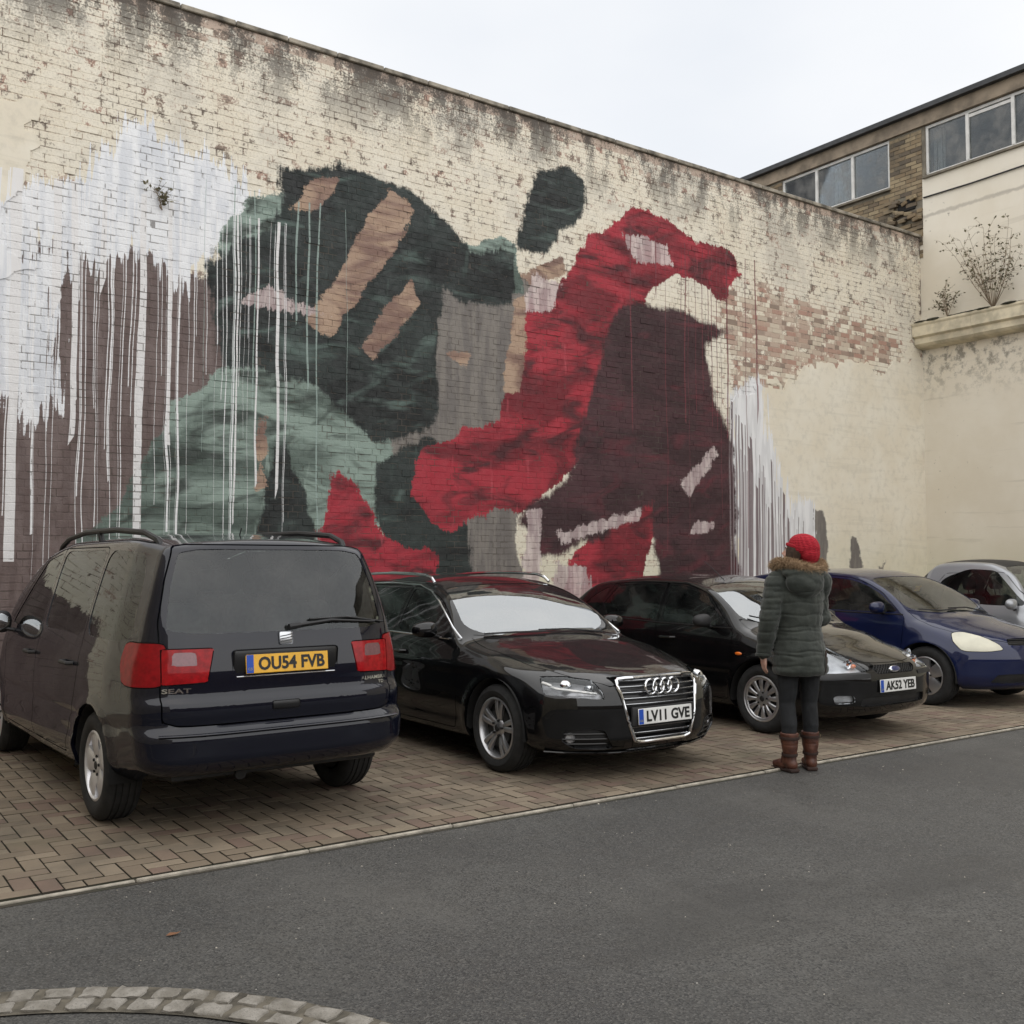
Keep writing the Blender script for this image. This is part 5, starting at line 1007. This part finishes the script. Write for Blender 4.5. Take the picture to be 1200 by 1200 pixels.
c.shell([
 dict(name='windscreen', f=c.screen(.28, .86, .06, .2), mat='glass_clear', off=-.004),
 dict(name='door_window', f=c.sidepoly([(.66, .985), (.1, .985), (-.60, 1.06), (-.66, 1.17), (-.52, 1.34), (-.2, 1.46), (.18, 1.44), (.36, 1.27)], .06, .13), mat='glass_smart', side=True, off=-.004),
 dict(name='rear_quarter_panel', f=c.sidepoly([(-.84, 1.10), (-1.2, 1.06), (-1.3, 1.5), (-.90, 1.5), (-.80, 1.42)], .0, .06), mat='glass_smart', side=True, off=-.003),
 dict(name='rear_window', f=c.facepoly([(-.60, 1.07), (.60, 1.07), (.54, 1.40), (-.54, 1.40)], -1, .1, 2, .7), mat='glass_smart', off=-.004),
 dict(name='roof_panel', f=c.toppoly([(.30, 0), (.26, .44), (-.85, .45), (-.98, .38), (-1.0, 0), (-1., -.3), (.3, -.3)], 1.3, .06), mat='black_plastic', gap=.006),
 dict(name='headlight', f=c.cornerpoly([(.40, .66), (.62, .66), (.66, .74), (.60, .84), (.46, .80)], 1, .15), mat='lens', side=True, bowl=('lamp_bowl', .04), gap=.005),
 dict(name='lower_intake', f=c.facepoly([(-.35, .30), (.35, .30), (.32, .42), (-.32, .42)], 1, .1), mat='black_plastic', off=-.02, rim=-.02),
 dict(name='door', f=c.sidepoly([(-.52, 1.40), (-.70, 1.15), (-.52, .55), (-.42, .34), (.48, .34), (.58, .55), (.74, .97), (.3, 1.42)], .02, .05), mat='paint_silver', side=True, gap=.007, rim=.02),
])
c.wheel('five', .185, 'alloy', .175); c.mirrors(.50, .99, (.075, .10, .07), 'paint_silver', .03)
for sy in (-1, 1):
    p, n = c.near(-.70, 1.05); mb = MB(); mb.ell((-.69, (p.y+.004)*sy, 1.07), (.065, .022, .085)); mb.build('air_scoop', 'black_plastic', c.root)
    mb = MB(); mb.tube([(-.22+.14*math.cos(q), sy*.34, 1.20+.19*math.sin(q)) for q in np.linspace(.25, math.pi-.1, 12)], .022, 8, flat=.6); mb.build('seat_rim', 'cabin_pale', c.root)
c.seats((-.05,), .33, .42, hh=1.26); c.dash(.62, .98, .55)
# ================================================================== PERSON
def skin_mat():
    g = NG('skin', .5, 0, (.55, .33, .25)); p = g.obj(); g.col(g.mix(g.ss(g.noise(p, 30, 3), .35, .7), (.50, .28, .21), (.60, .38, .30))); g.b.inputs['Subsurface Weight'].default_value = .1; g.b.inputs['Subsurface Radius'].default_value = (.01, .004, .002); M['skin'] = g.mat
skin_mat()
def coat_mat():
    g = NG('coat_cloth', .75); p = g.obj(); c = g.mix(g.ss(g.noise(p, 9, 5, .65), .35, .7), (.014, .019, .014), (.032, .038, .030)); g.col(c); g.bump(g.noise(p, 38, 5, .7), .35, .012); g.b.inputs['Sheen Weight'].default_value = .25; M['coat_cloth'] = g.mat
    g = NG('knit', .95); p = g.obj(); w = g.n('ShaderNodeTexWave', wave_type='BANDS', bands_direction='Z'); g.put(w.inputs[0], p); w.inputs['Scale'].default_value = 26; w.inputs['Distortion'].default_value = 9; w.inputs['Detail'].default_value = 2
    g.col(g.mix(w.outputs[1], (.24, .005, .013), (.42, .012, .026))); g.bump(w.outputs[1], .45, .005); M['knit'] = g.mat
    g = NG('boot_leather', .5); p = g.obj(); g.col(g.mix(g.ss(g.noise(p, 13, 5, .65), .35, .7), (.050, .016, .010), (.115, .042, .024))); g.bump(g.noise(p, 40, 4), .3, .006); M['boot_leather'] = g.mat
coat_mat(); simple('leggings', (.010, .011, .013), .85, var=.3, scale=20, bump=.2, bscale=200); simple('hair', (.045, .024, .014), .55, var=.4, scale=60); simple('sole', (.03, .014, .01), .8); simple('lips', (.42, .16, .14), .45); simple('eye_white', (.8, .78, .75), .2); simple('iris', (.05, .04, .03), .1); simple('buckle', (.25, .20, .13), .35, .9)
def fur_mat():
    g = NG('fur', .9); a = g.attr('rnd')['Fac']; g.col(g.mix(a, (.14, .08, .042), (.60, .44, .27))); M['fur'] = g.mat
fur_mat()
PX, PY = 6.24, 5.10
per = empty('person', (PX, PY, .003), R(-26)); tag(per, 'person in red knit hat and olive padded parka looking up at the wall', 'person')
def loft(mb, rings, n=20):
    """rings: (cx, cy, cz, rx, ry)"""
    V = []; F = []
    for (cx, cy, cz, rx, ry) in rings:
        for k in range(n): q = 2*math.pi*k/n; V.append((cx+rx*math.cos(q), cy+ry*math.sin(q), cz))
    for i in range(len(rings)-1):
        for k in range(n): F.append([i*n+k, i*n+(k+1) % n, (i+1)*n+(k+1) % n, (i+1)*n+k])
    F.append(list(range(n))[::-1]); F.append([(len(rings)-1)*n+k for k in range(n)]); return mb.add(V, F)
def chain(mb, pts, rad, n=14):
    mb.tube(pts, rad, n)
    for p, r in zip(pts, rad): mb.ell(p, (r, r, r), n, 8)
    return mb
HS = 1.0
LEG = {-1: [(-.085, .0, .88), (-.092, .02, .50), (-.098, -.02, .09)], 1: [(.085, .0, .88), (.088, .03, .50), (.092, .03, .09)]}
LARM = [(-.178, -.01, 1.405), (-.245, -.025, 1.13), (-.262, .045, .865)]; RARM = [(.180, -.005, 1.405), (.205, .055, 1.14), (.12, .19, 1.02)]
HEADM = Matrix.Translation((0, .015, 1.60)) @ Matrix.Rotation(R(52), 4, 'Z') @ Matrix.Rotation(R(14), 4, 'X')
# ---- one continuous body
b = MB()
loft(b, [(0, 0, .84, .13, .09), (0, 0, .92, .155, .11), (0, .01, 1.06, .125, .095), (0, .01, 1.25, .15, .105), (0, 0, 1.38, .16, .09), (0, 0, 1.44, .10, .07)])
chain(b, [(0, .0, 1.40), (0, .008, 1.49), (0, .015, 1.56)], [.06, .052, .054])
for sd_ in (-1, 1):
    chain(b, LEG[sd_], [.082, .055, .042]); f0 = LEG[sd_][2]; chain(b, [(f0[0], f0[1]-.03, .045), (f0[0], f0[1]+.05, .040), (f0[0], f0[1]+.085, .036)], [.030, .028, .022])
chain(b, LARM, [.055, .042, .030]); chain(b, RARM, [.055, .042, .030])
def hand(mb, wrist, d, up, side):
    d = Vector(d).normalized(); up = Vector(up).normalized(); lat = d.cross(up).normalized(); w0 = Vector(wrist)
    mb.box(tuple(w0+d*.055), (.001, .001, .001)); pm = Matrix((lat, up, d)).transposed().to_4x4(); pm.translation = w0+d*.045; V, F = rbox_data(.072, .026, .085, .011, 3); mb.add(V, F, pm)
    for k, (o, L) in enumerate(((-.027, .062), (-.009, .074), (.009, .070), (.027, .055))):
        p0 = w0+d*.082+lat*o; p1 = p0+d*L*.5+up*.004; p2 = p1+(d*.85+up*.55).normalized()*L*.5; chain(mb, [tuple(p0), tuple(p1), tuple(p2)], [.0088, .0082, .0068], 8)
    t0 = w0+d*.03+lat*(-.034*side); t1 = t0+(d*.6-lat*.7*side+up*.3).normalized()*.036; t2 = t1+(d*.95+up*.3).normalized()*.028; chain(mb, [tuple(t0), tuple(t1), tuple(t2)], [.012, .010, .008], 8)
hand(b, LARM[2], (.05, .12, -1), (1, .1, 0), 1); hand(b, RARM[2], (-.9, .35, -.25), (0, .2, 1), -1)
hd = MB()                                              # head: skull, jaw, nose, brow, chin, ears (faces +Y)
hd.ell((0, -.012, .055), (.074, .094, .092), 24, 16); hd.ell((0, .030, -.005), (.058, .062, .080), 20, 14); hd.ell((0, .066, -.068), (.024, .022, .020), 12, 8); hd.ell((0, .083, .042), (.045, .012, .012), 12, 8)
hd.tube([(0, .086, .035), (0, .101, .008), (0, .108, -.010)], [.007, .010, .012], 10); hd.ell((0, .097, -.014), (.017, .012, .009), 10, 8); hd.ell((0, .086, -.040), (.022, .010, .009), 12, 8)
for sx in (-1, 1): hd.ell((sx*.036, .066, -.012), (.024, .022, .020), 10, 8); hd.ell((sx*.074, -.008, .012), (.008, .018, .030), 10, 8)
b.add(hd.v, hd.f, HEADM)
fused('body', b, .0055, 5, 'skin', per)
fc = MB(); fc.ell((0, .0935, -.037), (.020, .006, .004), 12, 6); fc.ell((0, .092, -.045), (.017, .006, .005), 12, 6); mobj('mouth', [HEADM @ Vector(v_) for v_ in fc.v], fc.f, 'lips', per)
for sx in (-1, 1):
    ey = MB(); ey.ell((sx*.031, .0765, .022), (.0125, .010, .007), 12, 8); eo = mobj('eye', [HEADM @ Vector(v_) for v_ in ey.v], ey.f, 'eye_white', per); ir = MB(); ir.ell((sx*.031, .0845, .022), (.005, .003, .005), 10, 6); mobj('iris', [HEADM @ Vector(v_) for v_ in ir.v], ir.f, 'iris', eo)
    br = MB(); br.tube([(sx*.016, .094, .040), (sx*.032, .090, .046), (sx*.048, .078, .042)], [.003, .0035, .002], 6); mobj('eyebrow', [HEADM @ Vector(v_) for v_ in br.v], br.f, 'hair', per)
# ---- hair: strands from under the hat down the temples and nape
hv = MB(); rn = np.random.default_rng(9)
hv.ell((0, -.012, .056), (.081, .101, .090), 24, 14)
for i in range(170):
    a_ = rn.choice((-1, 1))*rn.uniform(1.15, 2.35); sx = math.sin(a_); cy = -math.cos(a_)
    p0 = Vector((sx*.080, cy*.098-.012, .085)); p1 = Vector((sx*.084, cy*.100-.008+.01*abs(sx), .03)); p2 = Vector((sx*.074, cy*.085-.004, -.035-rn.uniform(0, .05))); hv.tube([p0, p1, p2, p2+Vector((0, rn.uniform(-.01, .01), -.03))], [.007, .008, .006, .002], 5)
mobj('hair', [HEADM @ Vector(v_) for v_ in hv.v], hv.f, 'hair', per)
# ---- knit hat
ht = MB(); ht.ell((0, -.036, .085), (.100, .116, .092), 28, 18); ht.ell((0, -.085, .035), (.090, .075, .085), 24, 14)
def knit_disp(C, N): 
    q = np.arctan2(C[:, 1]-.0, C[:, 0]); return C+N*(.0022*np.sin(q*22+6*vnoise(C[:, 0], C[:, 2], 14, 3))+.010*(vnoise(C[:, 0]+C[:, 1], C[:, 2], 16, 9)-.5))[:, None]
ho = fused('knit_hat', MB().add(ht.v, ht.f, HEADM), .006, 3, 'knit', per, knit_disp)
rb_ = MB(); rb_.lathe([(.088+.010*math.cos(q), .014*math.sin(q)) for q in np.linspace(0, 2*math.pi, 9)[:-1]], 40, Matrix.Translation((0, -.014, .072)) @ Matrix.Rotation(R(90), 4, 'X') @ Matrix.Rotation(R(0), 4, 'Z') @ Matrix.Diagonal((.98, 1, 1.18, 1)), True); mobj('hat_band', [HEADM @ Vector(v_) for v_ in rb_.v], rb_.f, 'knit', ho)
# ---- parka
ct = MB()
loft(ct, [(0, -.005, .715, .192, .160), (0, -.01, .745, .212, .180), (0, -.012, .84, .206, .176), (0, -.006, .98, .180, .148), (0, 0, 1.06, .172, .138), (0, .0, 1.20, .186, .146), (0, .0, 1.33, .196, .142), (0, -.002, 1.42, .185, .125), (0, 0, 1.48, .115, .105), (0, 0, 1.52, .09, .09)], 28)
chain(ct, LARM[:1]+[(-.213, -.02, 1.27)]+LARM[1:2]+[(-.255, .01, .99)]+[(-.263, .042, .875)], [.088, .084, .078, .068, .054]); chain(ct, RARM, [.088, .078, .060])
ct.ell((0, -.125, 1.405), (.150, .075, .115), 22, 14); ct.ell((0, -.10, 1.475), (.175, .085, .05), 22, 12); ct.ell((-.11, -.03, 1.49), (.075, .10, .045), 16, 10); ct.ell((.11, -.03, 1.49), (.075, .10, .045), 16, 10)
def quilt(C, N):
    x, y, z = C.T; d = np.zeros(len(C))
    for zq in (.79, .865, .895, .975, 1.045, 1.075, 1.165, 1.255, 1.335): d -= .0055*np.exp(-((z-zq+.02*np.abs(x)+.006*np.sin(x*25+zq*40))/.007)**2)*(.4+1.2*vnoise(x+zq*9, z*0, 9, 2))*(np.abs(x) < .235)
    arm = x < -.19; t = (1.42-z); d -= np.where(arm, .006*np.exp(-((((t+.02*x) % .085)-.042)/.009)**2), 0)
    d += .006*(vnoise(x+y, z*1.3, 28, 3)-.5)+.009*(vnoise(x-y, z*1.7, 11, 4)-.5)
    side = np.exp(-((x-.13)/.006)**2)*(z < .92)*(y < 0); d -= .006*side
    return C+N*d[:, None]
co = fused('parka', ct, .0075, 5, 'coat_cloth', per, quilt)
zp = MB(); zp.tube([(.135, -.158, .74), (.137, -.163, .82), (.138, -.155, .90)], .004, 6); zp.tube([(.135, -.165, .885), (.132, -.168, .855)], .006, 6); zp.build('zip', 'sole', co)
cf = MB(); cf.lathe([(.055+.007*math.cos(q), .012*math.sin(q)) for q in np.linspace(0, 2*math.pi, 9)[:-1]], 24, Matrix.Translation((-.2635, .044, .862)) @ Matrix.Rotation(R(90), 4, 'X'), True); cf.build('cuff', 'coat_cloth', co)
# ---- fur trim of the hood, lying open over the shoulders
fv = []; ff = []; fr_ = []; rn = np.random.default_rng(4)
def fpath(t):
    q = R(-205)+R(230)*t; return Vector((.178*math.cos(q), -.005+.150*math.sin(q), 1.515+.020*math.sin(q*2)+.030*math.cos(q)**2))
for i in range(9000):
    t = rn.random(); c0 = fpath(t); tn = (fpath(min(1, t+.01))-fpath(max(0, t-.01))).normalized(); u = Vector((c0.x, c0.y, 0)).normalized(); w_ = tn.cross(u).normalized(); q = rn.uniform(0, 2*math.pi)
    d = (u*math.cos(q)+w_*math.sin(q)+tn*rn.uniform(-.7, .7)).normalized(); s0 = c0+d*.018; L = rn.uniform(.020, .046); e = s0+d*L+Vector((0, 0, -.008)); sd_ = d.cross(Vector(rn.normal(0, 1, 3))).normalized()*.0016; k = len(fv); mid = s0.lerp(e, .5)+Vector((0, 0, .003))
    fv += [s0-sd_, s0+sd_, mid+sd_*.7, mid-sd_*.7, e]; ff += [[k, k+1, k+2, k+3], [k+3, k+2, k+4]]; sh = rn.random()*.6; fr_ += [sh*.5, sh*.5, sh, sh, min(1, sh+.4)]
fo = mobj('fur_trim', fv, ff, 'fur', co, False); add_rnd(fo.data, fr_)
cr_ = MB(); cr_.tube([fpath(t) for t in np.linspace(0, 1, 24)], .030, 10); cro = cr_.build('fur_roll', 'fur', co); add_rnd(cro.data, [.25]*len(cr_.v))
# ---- leggings and boots
lg = MB(); loft(lg, [(0, -.005, .70, .165, .12), (0, -.005, .86, .165, .125), (0, 0, .92, .15, .11)])
for sd_ in (-1, 1):
    L = LEG[sd_]; chain(lg, [L[0], (L[0][0]*.3+L[1][0]*.7, L[1][1]-.01, .60), L[1], (L[2][0]*.5+L[1][0]*.5, (L[1][1]+L[2][1])/2-.018, .34), (L[2][0], L[2][1], .18)], [.094, .072, .061, .060, .045])
fused('leggings', lg, .0075, 5, 'leggings', per, lambda C, N: C+N*(.004*(vnoise(C[:, 0]*2, C[:, 2], 22, 8)-.5))[:, None])
for sd_ in (-1, 1):
    fx, fy, _ = LEG[sd_][2]; yaw = R(-12*sd_) if sd_ > 0 else R(14); bt = MB(); loft(bt, [(0, -.002, .06, .046, .056), (0, -.005, .11, .046, .056), (0, -.006, .16, .054, .062), (0, -.004, .22, .062, .068), (0, -.002, .285, .066, .071)], 22)
    bt.ell((0, -.022, .055), (.044, .050, .048), 18, 12); bt.ell((.002*sd_, .065, .045), (.044, .085, .038), 18, 12); bt.ell((.004*sd_, .125, .038), (.043, .055, .030), 18, 12); bt.ell((0, .02, .085), (.042, .06, .05), 16, 10)
    mt = Matrix.Translation((fx, fy, 0)) @ Matrix.Rotation(yaw, 4, 'Z')
    bo = fused('boot', MB().add(bt.v, bt.f, mt), .006, 4, 'boot_leather', per, lambda C, N: C+N*(.006*(vnoise(C[:, 0]+C[:, 1], C[:, 2], 26, 12)-.5)-.003*np.exp(-((C[:, 2]-.20)/.005)**2))[:, None])
    so_ = MB(); so_.box((0, -.030, .014), (.082, .085, .028), r=.010); so_.box((0, .075, .010), (.086, .19, .018), r=.008); mobj('sole', [mt @ Vector(v_) for v_ in so_.v], so_.f, 'sole', bo)
    for zz, rr in ((.25, .067), (.125, .052)):
        sp_ = MB(); sp_.lathe([(rr+.004, -.011), (rr+.006, 0), (rr+.004, .011)], 26, mt @ Matrix.Translation((0, -.004, zz)) @ Matrix.Rotation(R(90), 4, 'X') @ Matrix.Diagonal((1, 1, 1.08, 1))); sp_.build('strap', 'sole', bo)
    bk = MB(); bk.box(tuple(mt @ Vector((.070*1, -.01, .25))), (.012, .035, .03), (0, 0, yaw), .004, 1); bk.build('buckle', 'buckle', bo)
